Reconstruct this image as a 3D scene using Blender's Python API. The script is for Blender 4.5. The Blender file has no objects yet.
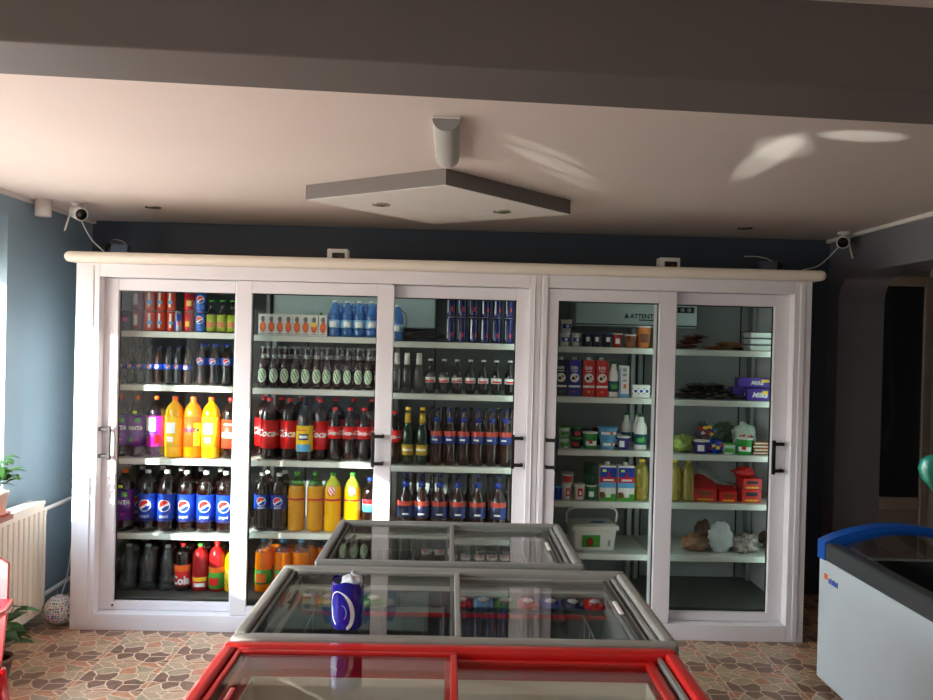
import bpy, math, random
from mathutils import Vector, Matrix, noise
random.seed(7)
S = bpy.context.scene
COL = S.collection
PI = math.pi

# ------------------------------------------------------------------ camera model (933 x 700 frame)
FPX, EYE = 825.0, Vector((0, 0, 1.58))
_a, _b, _r = math.radians(1.05), math.radians(-0.5), math.radians(1.4)
FWD = Vector((math.sin(_a)*math.cos(_b), math.cos(_a)*math.cos(_b), math.sin(_b)))
_rt = Vector((math.cos(_a), -math.sin(_a), 0)); _up = _rt.cross(FWD)
RT = _rt*math.cos(_r) + _up*math.sin(_r); UP = _up*math.cos(_r) - _rt*math.sin(_r)

def at(px, py, Y):
    d = FWD + RT*((px-466.5)/FPX) + UP*((350-py)/FPX)
    return EYE + d*(Y/d.y)

cam = bpy.data.cameras.new('camera'); cam.sensor_width = 36; cam.lens = FPX/933*36; cam.clip_start = .05
co = bpy.data.objects.new('camera', cam); COL.objects.link(co)
m = Matrix((RT, UP, -FWD)).transposed().to_4x4(); m.translation = EYE
co.matrix_world = m
S.camera = co

# ------------------------------------------------------------------ materials
def lin(c):
    f = lambda u: u/12.92 if u <= .04045 else ((u+.055)/1.055)**2.4
    return tuple(f(u/255) for u in c) + (1,)

MATS = {}
def mat(name, col, rough=.5, metal=0, spec=.5, coat=0, var=.0, scale=6, emit=0, transl=0, bump=0):
    if name in MATS: return MATS[name]
    m = bpy.data.materials.new(name); m.use_nodes = True; nt = m.node_tree; N = nt.nodes
    p = N['Principled BSDF']; c = lin(col)
    p.inputs['Base Color'].default_value = c
    p.inputs['Roughness'].default_value = rough; p.inputs['Metallic'].default_value = metal
    p.inputs['Specular IOR Level'].default_value = spec
    p.inputs['Coat Weight'].default_value = coat; p.inputs['Coat Roughness'].default_value = .05
    if var or bump:
        t = N.new('ShaderNodeTexCoord'); n = N.new('ShaderNodeTexNoise'); n.inputs['Scale'].default_value = scale; n.inputs['Detail'].default_value = 5
        nt.links.new(t.outputs['Object'], n.inputs['Vector'])
        if var:
            r = N.new('ShaderNodeValToRGB')
            r.color_ramp.elements[0].position = .3; r.color_ramp.elements[1].position = .7
            r.color_ramp.elements[0].color = tuple(u*(1-var) for u in c[:3])+(1,)
            r.color_ramp.elements[1].color = tuple(min(1, u*(1+var)) for u in c[:3])+(1,)
            nt.links.new(n.outputs['Fac'], r.inputs['Fac']); nt.links.new(r.outputs['Color'], p.inputs['Base Color'])
        if bump:
            b = N.new('ShaderNodeBump'); b.inputs['Strength'].default_value = bump; b.inputs['Distance'].default_value = .01
            nt.links.new(n.outputs['Fac'], b.inputs['Height']); nt.links.new(b.outputs['Normal'], p.inputs['Normal'])
    if emit:
        p.inputs['Emission Color'].default_value = c; p.inputs['Emission Strength'].default_value = emit
    if transl:
        o = N['Material Output']; t = N.new('ShaderNodeBsdfTranslucent'); t.inputs['Color'].default_value = c
        x = N.new('ShaderNodeMixShader'); x.inputs[0].default_value = transl
        nt.links.new(p.outputs[0], x.inputs[1]); nt.links.new(t.outputs[0], x.inputs[2]); nt.links.new(x.outputs[0], o.inputs[0])
    MATS[name] = m
    return m

def glass(name, tint, body=None, amount=0.0, refl=1.0, rough=0.0):
    """thin clear sheet: transparent with Schlick reflection; body = milky share"""
    if name in MATS: return MATS[name]
    m = bpy.data.materials.new(name); m.use_nodes = True; nt = m.node_tree; N = nt.nodes; L = nt.links
    N.remove(N['Principled BSDF']); o = N['Material Output']
    tr = N.new('ShaderNodeBsdfTransparent'); tr.inputs[0].default_value = tuple(tint)+(1,)
    gl = N.new('ShaderNodeBsdfGlossy'); gl.inputs['Roughness'].default_value = rough
    lw = N.new('ShaderNodeLayerWeight'); lw.inputs['Blend'].default_value = .5
    pw = N.new('ShaderNodeMath'); pw.operation = 'POWER'; pw.inputs[1].default_value = 5
    ma = N.new('ShaderNodeMath'); ma.operation = 'MULTIPLY_ADD'; ma.inputs[1].default_value = .96*refl; ma.inputs[2].default_value = .04*refl
    L.new(lw.outputs['Facing'], pw.inputs[0]); L.new(pw.outputs[0], ma.inputs[0])
    x = N.new('ShaderNodeMixShader'); L.new(ma.outputs[0], x.inputs[0])
    if amount:
        d = N.new('ShaderNodeBsdfDiffuse'); d.inputs[0].default_value = lin(body)
        y = N.new('ShaderNodeMixShader'); y.inputs[0].default_value = amount
        L.new(tr.outputs[0], y.inputs[1]); L.new(d.outputs[0], y.inputs[2]); L.new(y.outputs[0], x.inputs[1])
    else:
        L.new(tr.outputs[0], x.inputs[1])
    L.new(gl.outputs[0], x.inputs[2]); L.new(x.outputs[0], o.inputs[0])
    MATS[name] = m
    return m

white = mat('white lacquer', (230, 227, 230), .32, var=.02, scale=3)
offw = mat('cream lacquer', (232, 222, 206), .35, var=.02, scale=3)
black = mat('black plastic', (14, 14, 16), .35)
shelfm = mat('shelf metal', (205, 208, 200), .4, var=.03)
linerm = mat('liner grey', (164, 167, 165), .5, var=.04, scale=4)
darkl = mat('liner dark', (70, 74, 76), .5, var=.05, scale=4)
seamm = mat('dark seam', (22, 24, 26), .5)
paneg = glass('door glass', (.93, .955, .945), refl=.2)
lidg = glass('lid glass', (.95, .96, .955), refl=1.1)
winglass = glass('window glass', (.97, .98, .98))
alum = mat('aluminium', (170, 172, 168), .35, metal=.6, var=.03)
chrome = mat('chrome', (190, 185, 170), .18, metal=1)
whitep = mat('white plastic', (228, 226, 220), .4)
greyp = mat('grey plastic', (150, 152, 150), .45)
lblw = mat('print white', (240, 240, 236), .4)
lbly = mat('print yellow', (250, 205, 40), .4)
lblg = mat('print green', (70, 160, 50), .4)
lblr = mat('print red', (214, 20, 24), .4)
lblb = mat('print blue', (20, 60, 170), .4)
lbln = mat('print navy', (18, 26, 90), .4)
lblk = mat('print black', (18, 16, 18), .4)
lblo = mat('print orange', (240, 110, 20), .4)
lblp = mat('print purple', (110, 35, 150), .4)
lblm = mat('print magenta', (205, 40, 170), .4)
lblc = mat('print sky blue', (90, 170, 220), .4)
lbln2 = mat('print brown', (120, 60, 28), .4)
sticker = mat('price sticker', (214, 245, 40), .5)
cola = mat('cola drink', (26, 9, 6), .06, coat=.6)
beerm = mat('brown beer glass', (46, 17, 8), .06, coat=.6)
greeng = mat('green bottle glass', (16, 42, 20), .06, coat=.6)
darkblueg = mat('dark blue can', (16, 22, 92), .18, metal=.25, coat=.4)
orangel = mat('orange drink', (255, 140, 0), .1, coat=.5, transl=.35)
yellowl = mat('yellow drink', (255, 205, 10), .1, coat=.5, transl=.35)
juicel = mat('peach juice', (236, 172, 30), .1, coat=.5, transl=.35)
redl = mat('red drink', (186, 32, 34), .1, coat=.5, transl=.3)
oill = glass('cooking oil', (.82, .76, .34), (204, 182, 70), .38, refl=1.8, rough=.03)
petclear = glass('clear bottle plastic', (.72, .75, .76), (150, 160, 165), .10, refl=1.5, rough=.03)
petdark = glass('smoky bottle plastic', (.42, .36, .34), (40, 25, 20), .25, refl=1.8, rough=.03)
petblue = glass('blue bottle plastic', (.45, .65, .95), (70, 140, 215), .4, refl=1.6, rough=.05)
petgreen = glass('green bottle plastic', (.45, .7, .4), (60, 120, 40), .30, refl=1.6, rough=.05)
filmclear = glass('plastic film', (.8, .82, .82), (190, 195, 195), .25, refl=2, rough=.12)
bagwhite = mat('white carrier bag', (225, 228, 228), .35, transl=.25)

# ------------------------------------------------------------------ mesh builder
class MB:
    def __init__(s): s.v = []; s.f = []; s.m = []; s.sm = []; s.mats = []
    def mi(s, m):
        if m not in s.mats: s.mats.append(m)
        return s.mats.index(m)
    def add(s, vs, fs, m, smooth=False, mtx=None):
        b = len(s.v)
        s.v += [tuple(mtx @ Vector(p)) if mtx else tuple(p) for p in vs]
        k = s.mi(m)
        for f in fs: s.f.append(tuple(b+i for i in f)); s.m.append(k); s.sm.append(smooth)
        return s
    def box(s, x0, x1, y0, y1, z0, z1, m, mtx=None):
        vs = [(x, y, z) for x in (x0, x1) for y in (y0, y1) for z in (z0, z1)]
        return s.add(vs, [(0, 1, 3, 2), (4, 6, 7, 5), (0, 4, 5, 1), (2, 3, 7, 6), (0, 2, 6, 4), (1, 5, 7, 3)], m, False, mtx)
    def lathe(s, prof, m, seg=20, mtx=None, close=True, sx=1, sy=1, mfun=None):
        n = len(prof); vs = []
        for (r, z) in prof:
            for i in range(seg):
                t = 2*PI*i/seg; vs.append((r*math.cos(t)*sx, r*math.sin(t)*sy, z))
        groups = {}
        for j in range(n-1):
            mm = mfun(j) if mfun else m
            for i in range(seg):
                k = (i+1) % seg
                groups.setdefault(mm, []).append((j*seg+i, j*seg+k, (j+1)*seg+k, (j+1)*seg+i))
        b = len(s.v); s.v += [tuple(mtx @ Vector(p)) if mtx else p for p in vs]
        for mm, fs in groups.items():
            q = s.mi(mm)
            for f in fs: s.f.append(tuple(b+i for i in f)); s.m.append(q); s.sm.append(True)
        if close:
            q0 = s.mi(mfun(0) if mfun else m); q1 = s.mi(mfun(n-2) if mfun else m)
            if prof[0][0] > 1e-6: s.f.append(tuple(b+i for i in reversed(range(seg)))); s.m.append(q0); s.sm.append(False)
            if prof[-1][0] > 1e-6: s.f.append(tuple(b+(n-1)*seg+i for i in range(seg))); s.m.append(q1); s.sm.append(False)
        return s
    def tube(s, pts, r, m, seg=8, rs=None):
        pts = [Vector(p) for p in pts]; n = len(pts); vs = []
        prev = None
        for i, p in enumerate(pts):
            d = (pts[min(i+1, n-1)] - pts[max(i-1, 0)]).normalized()
            u = prev - d*prev.dot(d) if prev else d.orthogonal()
            u.normalize(); prev = u; w = d.cross(u); rr = rs[i] if rs else r
            vs += [p + (u*math.cos(2*PI*k/seg) + w*math.sin(2*PI*k/seg))*rr for k in range(seg)]
        fs = [(j*seg+i, j*seg+(i+1) % seg, (j+1)*seg+(i+1) % seg, (j+1)*seg+i) for j in range(n-1) for i in range(seg)]
        fs += [tuple(reversed(range(seg))), tuple((n-1)*seg+i for i in range(seg))]
        return s.add(vs, fs, m, True)
    def prism(s, outline, axis, a0, a1, m, mtx=None):
        """outline of 2D points extruded along axis ('x','y','z')"""
        def P(p, a): return {'x': (a, p[0], p[1]), 'y': (p[0], a, p[1]), 'z': (p[0], p[1], a)}[axis]
        n = len(outline)
        vs = [P(p, a0) for p in outline] + [P(p, a1) for p in outline]
        fs = [tuple(range(n)), tuple(reversed(range(n, 2*n)))] + [(i, n+i, n+(i+1) % n, (i+1) % n) for i in range(n)]
        return s.add(vs, fs, m, False, mtx)
    def ball(s, c, rx, ry, rz, m, seg=16, ring=10, lump=0, seed=0, freq=3.0):
        vs = []
        for j in range(ring+1):
            p = PI*j/ring
            for i in range(seg):
                t = 2*PI*i/seg; d = Vector((math.sin(p)*math.cos(t), math.sin(p)*math.sin(t), -math.cos(p)))
                k = 1 + (lump*sum(noise.noise(d*freq*2**q + Vector((seed*3.7, seed, q)))*(.62**q) for q in range(4)) if lump else 0)
                vs.append((c[0]+d.x*rx*k, c[1]+d.y*ry*k, c[2]+d.z*rz*k))
        fs = [(j*seg+i, j*seg+(i+1) % seg, (j+1)*seg+(i+1) % seg, (j+1)*seg+i) for j in range(ring) for i in range(seg)]
        return s.add(vs, fs, m, True)
    def mesh(s, name):
        me = bpy.data.meshes.new(name); me.from_pydata(s.v, [], s.f)
        for mm in s.mats: me.materials.append(mm)
        me.polygons.foreach_set('material_index', s.m); me.polygons.foreach_set('use_smooth', s.sm)
        import bmesh
        bm = bmesh.new(); bm.from_mesh(me); bmesh.ops.recalc_face_normals(bm, faces=bm.faces); bm.to_mesh(me); bm.free()
        me.update(); return me
    def build(s, name, parent=None, bevel=0, segs=2, loc=None, rot=None):
        o = bpy.data.objects.new(name, s.mesh(name)); COL.objects.link(o)
        if parent: o.parent = parent
        if loc: o.location = loc
        if rot: o.rotation_euler = rot
        if bevel:
            b = o.modifiers.new('bevel', 'BEVEL'); b.width = bevel; b.segments = segs; b.limit_method = 'ANGLE'; b.angle_limit = .6
        return o

def tag(o, label, cat, group=None):
    o['label'] = label; o['category'] = cat
    if group: o['group'] = group
    return o
def empty(name, label, cat, loc=(0, 0, 0), rz=0, group=None):
    o = bpy.data.objects.new(name, None); COL.objects.link(o); o.location = loc; o.rotation_euler = (0, 0, rz); o.empty_display_size = .05
    return tag(o, label, cat, group)
def struct(o):
    o['kind'] = 'structure'; return o

# ------------------------------------------------------------------ lettering
_T = {}
def letters(txt, height, shear=0.0, bold=0.0):
    key = (txt, shear, bold)
    if key not in _T:
        cu = bpy.data.curves.new('lettering', 'FONT'); cu.body = txt; cu.align_x = 'CENTER'; cu.shear = shear; cu.offset = bold; cu.resolution_u = 2
        ob = bpy.data.objects.new('lettering', cu); COL.objects.link(ob)
        dg = bpy.context.evaluated_depsgraph_get(); dg.update()
        me = bpy.data.meshes.new_from_object(ob.evaluated_get(dg))
        import bmesh
        bm = bmesh.new(); bm.from_mesh(me); bmesh.ops.triangulate(bm, faces=bm.faces)
        for k in range(3):
            es = [e for e in bm.edges if e.calc_length() > .16]
            if es: bmesh.ops.subdivide_edges(bm, edges=es, cuts=1); bmesh.ops.triangulate(bm, faces=bm.faces)
        bm.verts.ensure_lookup_table()
        _T[key] = ([(v.co.x, v.co.y) for v in bm.verts], [tuple(v.index for v in f.verts) for f in bm.faces])
        bm.free(); bpy.data.meshes.remove(me); bpy.data.objects.remove(ob); bpy.data.curves.remove(cu)
    vs, fs = _T[key]; h = .7
    return [(x*height/h, (y-.35)*height/h) for x, y in vs], fs
def bend(mb, pts, fs, r, zc, m, th0=0, eps=.0018):
    mb.add([((r+eps)*math.sin(x/r+th0), -(r+eps)*math.cos(x/r+th0), zc+z) for x, z in pts], fs, m)
def flat(mb, pts, fs, y, xc, zc, m): mb.add([(xc+x, y, zc+z) for x, z in pts], fs, m)
def patch(mb, r, th0, th1, z0, z1, m, eps=.0016, n=8):
    vs = []; fs = []; n = max(4, math.ceil(abs(th1-th0)/.13))
    for i in range(n+1):
        t = th0+(th1-th0)*i/n
        vs += [((r+eps)*math.sin(t), -(r+eps)*math.cos(t), z) for z in (z0, z1)]
    fs = [(2*i, 2*i+2, 2*i+3, 2*i+1) for i in range(n)]
    mb.add(vs, fs, m, True)
def disc(rad, fm, rings=5, seg=24):
    """polar disc; fm(x,z) gives the print colour"""
    pts = [(0, 0)] + [(rad*j/rings*math.sin(2*PI*i/seg), rad*j/rings*math.cos(2*PI*i/seg)) for j in range(1, rings+1) for i in range(seg)]
    fs = {}
    for j in range(rings):
        for i in range(seg):
            k = (i+1) % seg
            f = (0, 1+i, 1+k) if j == 0 else (1+(j-1)*seg+i, 1+j*seg+i, 1+j*seg+k, 1+(j-1)*seg+k)
            cx = sum(pts[q][0] for q in f)/len(f); cz = sum(pts[q][1] for q in f)/len(f)
            fs.setdefault(fm(cx/rad, cz/rad), []).append(f)
    return pts, fs
def globe(mb, r, zc, rad):
    def fm(x, z):
        w = .18*math.sin(x*2.2)+.25*x
        if math.hypot(x, z) > .9: return lblw
        return lblr if z > w+.1 else (lblb if z < w-.28 else lblw)
    pts, fs = disc(rad, fm, 8, 28)
    for mm, f in fs.items(): bend(mb, pts, f, r, zc, mm, eps=.0020)
def oval(mb, r, zc, rx, rz, m1, m2, th0=0):
    pts, fs = disc(1, lambda x, z: m1 if math.hypot(x, z) > .82 or int((x*1.3+z)*2.2+20) % 2 else m2, 8, 24)
    pts = [(x*rx, z*rz) for x, z in pts]
    for mm, f in fs.items(): bend(mb, pts, f, r, zc, mm, th0=th0, eps=.0020)

# ------------------------------------------------------------------ goods: each kind is (name, category, [(part, mesh)], radius, height)
KIND = {}
def bottle(key, name, h, r, liquid, capm, label=None, art=None, style='pet', nr=.014, upper=None, neck=None, stick=False):
    """label = (z0, z1, material)"""
    b = MB()
    if style == 'pet':
        prof = [(r*.62, 0), (r*.9, .004), (r, .02*h), (r, .1*h), (r*.985, .12*h), (r, .14*h), (r, .68*h), (r*.985, .72*h), (r*.92, .77*h), (r*.79, .825*h), (r*.58, .87*h), (r*.38, .90*h), (nr*1.05, .925*h), (nr, .95*h), (nr, .965*h)]
    elif style == 'waist':
        prof = [(r*.6, 0), (r*.92, .005), (r, .05*h), (r*.97, .18*h), (r*.86, .34*h), (r*.88, .42*h), (r, .52*h), (r*.99, .62*h), (r*.82, .73*h), (r*.56, .83*h), (nr*1.1, .9*h), (nr, .94*h), (nr, .965*h)]
    elif style == 'beer':
        prof = [(r*.85, 0), (r, .006), (r, .5*h), (r*.97, .55*h), (r*.8, .62*h), (r*.52, .69*h), (nr*1.3, .75*h), (nr*1.1, .88*h), (nr, .955*h), (nr*1.1, .965*h)]
    elif style == 'round':   # short round shoulders
        prof = [(r*.85, 0), (r, .006), (r, .52*h), (r*.96, .58*h), (r*.75, .66*h), (r*.42, .72*h), (nr, .77*h), (nr, .955*h)]
    elif style == 'flask':
        prof = [(r*.85, 0), (r, .01), (r, .62*h), (r*.9, .7*h), (r*.55, .79*h), (nr*1.2, .84*h), (nr, .95*h)]
    up = upper or liquid
    zc = [p[1] for p in prof]
    b.lathe(prof, liquid, 20, mfun=lambda j: up if zc[j] >= .76*h else liquid)
    parts = [('body', b.mesh('bottle_body'))]
    c = MB(); cr = nr*1.18
    c.lathe([(cr, .945*h), (cr*1.03, .95*h), (cr, .985*h), (cr*.9, h), (0, h)], capm, 16)
    parts.append(('cap', c.mesh('bottle_cap')))
    if label:
        l = MB(); z0, z1, lm = label
        l.lathe([(r-.0015, z0), (r+.0008, z0), (r+.0008, z1), (r-.0015, z1)], lm, 48, close=False)
        if art: art(l, r)
        if stick: patch(l, r*.95, -.25, .25, z1+.012, z1+.027, sticker, eps=.004)
        parts.append(('label', l.mesh('bottle_label')))
    if neck:
        q = MB(); z0, z1, nm, r0, r1 = neck
        q.lathe([(r0-.002, z0), (r0, z0), (r1, z1), (r1-.002, z1)], nm, 16, close=False)
        parts.append(('neck_foil', q.mesh('neck_foil')))
    KIND[key] = (name, 'bottle', parts, r, h)

def can(key, name, h, r, m, art=None):
    b = MB()
    b.lathe([(r*.8, 0), (r*.98, .006), (r, .012), (r, h-.014), (r*.88, h-.004)], m, 18)
    if art: art(b, r)
    t = MB(); t.lathe([(r*.88, h-.004), (r*.9, h), (r*.84, h), (r*.82, h-.004), (0, h-.004)], alum, 18)
    t.box(-.008, .008, -.014, .006, h-.004, h-.002, alum)
    KIND[key] = (name, 'can', [('body', b.mesh('can_body')), ('lid', t.mesh('can_lid'))], r, h)

def cup(key, name, h, rb, rt, m, lidm, art=None, cat='cup'):
    b = MB(); b.lathe([(rb*.95, 0), (rb, .003), (rt, h-.004), (rt*1.02, h-.003)], m, 20)
    if art: art(b, (rb+rt)/2)
    l = MB(); l.lathe([(rt*1.06, h-.008), (rt*1.08, h-.004), (rt*1.06, h), (rt*.9, h), (rt*.88, h-.002), (0, h-.002)], lidm, 20)
    KIND[key] = (name, cat, [('body', b.mesh('cup_body')), ('lid', l.mesh('cup_lid'))], rt*1.08, h)

def carton(key, name, w, d, h, m, art=None, capm=None, gable=False):
    b = MB(); t = h-.03 if gable else h
    b.box(-w/2, w/2, -d/2, d/2, 0, t, m)
    if gable: b.prism([(-d/2, t), (d/2, t), (.004, h), (-.004, h)], 'x', -w/2, w/2, m)
    if art: art(b, -d/2-.0008, w)
    parts = [('body', b.mesh('carton_body'))]
    if capm:
        c = MB(); c.lathe([(.013, t-.003), (.0135, t+.014), (.012, t+.017), (0, t+.017)], capm, 14); parts.append(('cap', c.mesh('carton_cap')))
    KIND[key] = (name, 'carton', parts, d/2, h)

def rect(mb, y, x0, x1, z0, z1, m): mb.add([(x0, y, z0), (x1, y, z0), (x1, y, z1), (x0, y, z1)], [(0, 1, 2, 3)], m)

def txt(s, hgt, m, zc, shear=0, bold=.02, th0=0):
    def f(l, r):
        p, fs = letters(s, hgt, shear, bold); bend(l, p, fs, r, zc, m, th0)
    return f
def arts(*fs):
    def f(l, r):
        for i, q in enumerate(fs): q(l, r+.00025*i)
    return f
def pt(th0, th1, z0, z1, m, e=.0016): return lambda l, r: patch(l, r, th0, th1, z0, z1, m, eps=e)

# --- large soft drinks
bottle('pepsi2', 'cola_bottle', .345, .052, cola, whitep, (.06, .215, lblb), arts(pt(-3.1, 3.1, .06, .075, lbln), lambda l, r: globe(l, r, .150, .034), txt('pepsi', .017, lblw, .092, bold=.01)), upper=petdark)
bottle('pepsi15', 'cola_bottle', .325, .044, cola, whitep, (.125, .205, lblb), arts(lambda l, r: globe(l, r, .168, .026), txt('pepsi', .012, lblw, .135)), upper=petdark)
bottle('grape', 'grape_soda_bottle', .345, .051, mat('grape drink', (34, 10, 38), .06, coat=.6), lblo, (.062, .235, lblp),
       arts(pt(.1, .7, .195, .222, lblg), pt(-.7, -.2, .085, .11, lblg), pt(.0, .5, .09, .105, lblm), txt('FANTA', .022, lblw, .165, .15, .05)), upper=petdark, stick=True)
bottle('grape2', 'grape_soda_bottle', .345, .051, MATS['grape drink'], lblo, (.062, .235, lblm),
       arts(pt(-.9, .5, .15, .225, lblw), pt(-.8, .7, .12, .15, lblp), pt(.4, .9, .08, .13, lblr)), upper=petdark)
bottle('orange', 'orange_soda_bottle', .345, .052, orangel, lblo, (.065, .235, mat('print amber', (238, 90, 16), .4)),
       arts(pt(.35, 1.2, .07, .20, lbly), txt('FANTA', .022, mat('print ink blue', (24, 24, 90), .4), .16, .15, .05)), upper=orangel)
bottle('orange_yellow', 'orange_soda_bottle', .345, .052, yellowl, lblo, (.065, .235, lbly),
       arts(pt(-.5, .6, .14, .20, lblw), pt(-.3, .4, .09, .12, lblw)), upper=yellowl)
script = lambda s, hgt, zc, th0=0: txt(s, hgt, lblw, zc, .35, .03, th0)
bottle('coke2', 'cola_bottle', .345, .052, cola, lblr, (.062, .222, lblr), arts(script('Coca-Cola', .038, .150, .88)), upper=petdark)
bottle('coke1', 'cola_bottle', .30, .040, cola, lblr, (.125, .195, lblr), script('Coca-Cola', .024, .160, .45), 'waist', upper=petdark)
bottle('coke_orange', 'cola_bottle', .345, .05, cola, lblr, (.062, .222, mat('print coral', (226, 70, 40), .4)), arts(pt(-.8, .8, .12, .15, lblw), pt(-.5, .9, .19, .2, lblw)), upper=petdark)
bottle('yellowlabel', 'soda_bottle', .325, .046, beerm, lbln, (.055, .20, lbly), arts(pt(-.9, .9, .055, .095, lblc), pt(-.6, .6, .12, .155, lbln), pt(-.5, .5, .13, .145, lblw), pt(-.9, .3, .17, .178, lblo)), upper=petclear)
bottle('peach', 'juice_bottle', .335, .047, juicel, lblg, (.178, .188, lblr), None, upper=petgreen)
bottle('peach2', 'juice_bottle', .335, .047, yellowl, lblg, (.178, .188, lblr), lambda l, r: oval(l, r, .235, .025, .03, lblo, lblw), upper=mat('juice sleeve', (190, 200, 60), .2, coat=.4))
bottle('bluecap', 'soda_bottle', .31, .042, cola, lblb, (.12, .19, lblc), arts(pt(-.9, .9, .165, .19, lblr)), upper=petdark)
bottle('fruit_orange', 'juice_bottle', .30, .048, orangel, lblc, (.05, .13, lblg), arts(pt(-.7, .7, .06, .11, lblo)), upper=petclear)
bottle('water', 'water_bottle', .255, .047, petclear, greyp, (.055, .065, petclear), None, upper=petclear, style='waist')
bottle('colaband', 'cola_bottle', .265, .05, cola, lblr, (.03, .15, lblr), arts(pt(-3.1, 3.1, .115, .145, lblo), txt('Cola', .045, lblw, .065, 0, .04)), upper=petdark)
bottle('redgreen', 'red_soda_bottle', .265, .048, redl, lblg, (.02, .085, lblr), arts(pt(-.9, .9, .06, .082, lbly), pt(-.7, .7, .03, .05, lblw)), upper=redl)
bottle('redred', 'red_soda_bottle', .28, .05, redl, lblr, (.02, .14, lblg), arts(pt(-3.1, 3.1, .11, .14, lblo), pt(-.6, .6, .04, .08, lblr)), upper=redl)
bottle('yellow5', 'lemon_soda_bottle', .25, .048, yellowl, lblg, (.04, .13, lbly), None, upper=yellowl)
bottle('darkred', 'cola_bottle', .292, .05, cola, lblr, None, None, upper=petdark)
# --- small bottles
bottle('pepsi05', 'cola_bottle', .215, .030, cola, lbln, (.085, .115, lblb), lambda l, r: globe(l, r, .1, .013), 'waist', nr=.011, upper=petdark)
bottle('pepsi05b', 'cola_bottle', .235, .034, cola, lblb, (.115, .155, lblb), lambda l, r: globe(l, r, .136, .018), 'waist', nr=.012, upper=petdark)
bottle('tea', 'iced_tea_bottle', .185, .029, cola, lblg, (.006, .1, mat('print olive', (170, 190, 60), .4)), arts(pt(-.9, .9, .03, .06, mat('print salmon', (205, 120, 80), .4))), 'round', nr=.013)
bottle('beergreen', 'beer_bottle', .235, .030, beerm, greyp, (.03, .10, beerm), arts(lambda l, r: oval(l, r, .070, .025, .040, mat('print pale green', (205, 220, 200), .4), mat('print mid green', (110, 150, 100), .4))), 'beer', nr=.0115, neck=(.165, .19, alum, .0165, .0150))
bottle('waterblue', 'water_bottle', .205, .033, petblue, whitep, (.05, .095, mat('print pale blue', (150, 190, 225), .4)), arts(pt(-.6, .6, .055, .085, lblw)), 'waist', nr=.013, upper=petblue)
bottle('clearsmall', 'spirit_bottle', .225, .029, glass('clear glass bottle', (.62, .64, .63), (120, 120, 115), .12, 2), whitep, (.02, .03, petclear), None, 'beer', nr=.013, neck=(.16, .215, whitep, .0175, .0155))
bottle('darksmall', 'bitter_bottle', .195, .029, mat('dark liqueur', (20, 12, 8), .06, coat=.6), whitep, (.062, .092, lblw), arts(pt(-.9, .9, .066, .076, lblr)), 'round', nr=.011, stick=False)
bottle('goldbeer', 'beer_bottle', .325, .034, greeng, lbly, (.055, .115, mat('print gold', (205, 170, 60), .35, metal=.3)), arts(pt(-.9, .9, .08, .09, lblw)), 'beer', nr=.013, neck=(.235, .295, MATS['print gold'], .019, .0165))
bottle('bluebeer', 'beer_bottle', .325, .035, beerm, lbln, (.125, .195, mat('print beer ink', (38, 60, 138), .4)), arts(pt(-1.6, 1.6, .168, .195, mat('print brick', (196, 70, 50), .4)), pt(-.8, .1, .142, .152, lblw)), 'beer', nr=.013, neck=(.245, .272, mat('foil blue', (40, 60, 150), .3), .0190, .0175))
inkb = mat('print beer blue', (34, 58, 140), .4)
bottle('bigbeer', 'beer_bottle', .335, .045, beerm, lbln, (.088, .182, mat('print dusk blue', (40, 46, 84), .4)), arts(pt(-1.8, 1.8, .155, .182, mat('print brick', (196, 70, 50), .4)), pt(-.5, .3, .105, .114, lblw), pt(.35, 1.2, .092, .150, inkb)), 'beer', nr=.014, neck=(.258, .292, MATS['foil blue'], .0215, .019))
bottle('plainbeer', 'beer_bottle', .325, .036, beerm, lblk, None, None, 'beer', nr=.013)
bottle('oil', 'oil_bottle', .235, .042, oill, lbly, (.05, .052, oill), None, upper=oill)
bottle('milkbottle', 'milk_bottle', .20, .036, whitep, mat('dark green cap', (20, 90, 50), .4), (.03, .09, mat('print teal', (20, 90, 100), .4)), arts(pt(-.6, .6, .045, .07, lblg)), 'flask', nr=.016)
# --- cans
can('can_orange', 'drink_can', .115, .0325, mat('orange can', (222, 74, 30), .25, metal=.3), arts(pt(-.12, .3, .02, .1, lblw), pt(-.3, .6, .04, .055, lblc)))  # white panel narrowed to act as a painted highlight
can('can_dark', 'drink_can', .115, .0325, mat('dark can', (58, 26, 60), .25, metal=.3), arts(pt(-.4, .5, .05, .075, lblm)))
can('can_pink', 'drink_can', .115, .0325, mat('pink can', (150, 60, 80), .25, metal=.3), arts(pt(-.3, .4, .03, .09, lblw)))
can('can_energy', 'drink_can', .115, .0300, mat('silver can', (180, 186, 200), .25, metal=.5), arts(pt(-1.2, -.2, .012, .06, lblb), pt(-.2, .9, .06, .1, lblb), pt(.1, .6, .035, .06, lblr)))
can('can_red', 'drink_can', .115, .0325, mat('red can', (196, 26, 26), .25, metal=.3), arts(pt(-.2, .6, .03, .06, lbly)))
can('can_pepsi', 'drink_can', .115, .0325, mat('blue can', (12, 88, 190), .25, metal=.3), arts(lambda l, r: globe(l, r, .068, .022)))
can('can_navy', 'drink_can', .145, .0275, darkblueg, arts(pt(-.8, -.5, .02, .13, alum), pt(.15, .5, .03, .055, lblr)))
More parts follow.
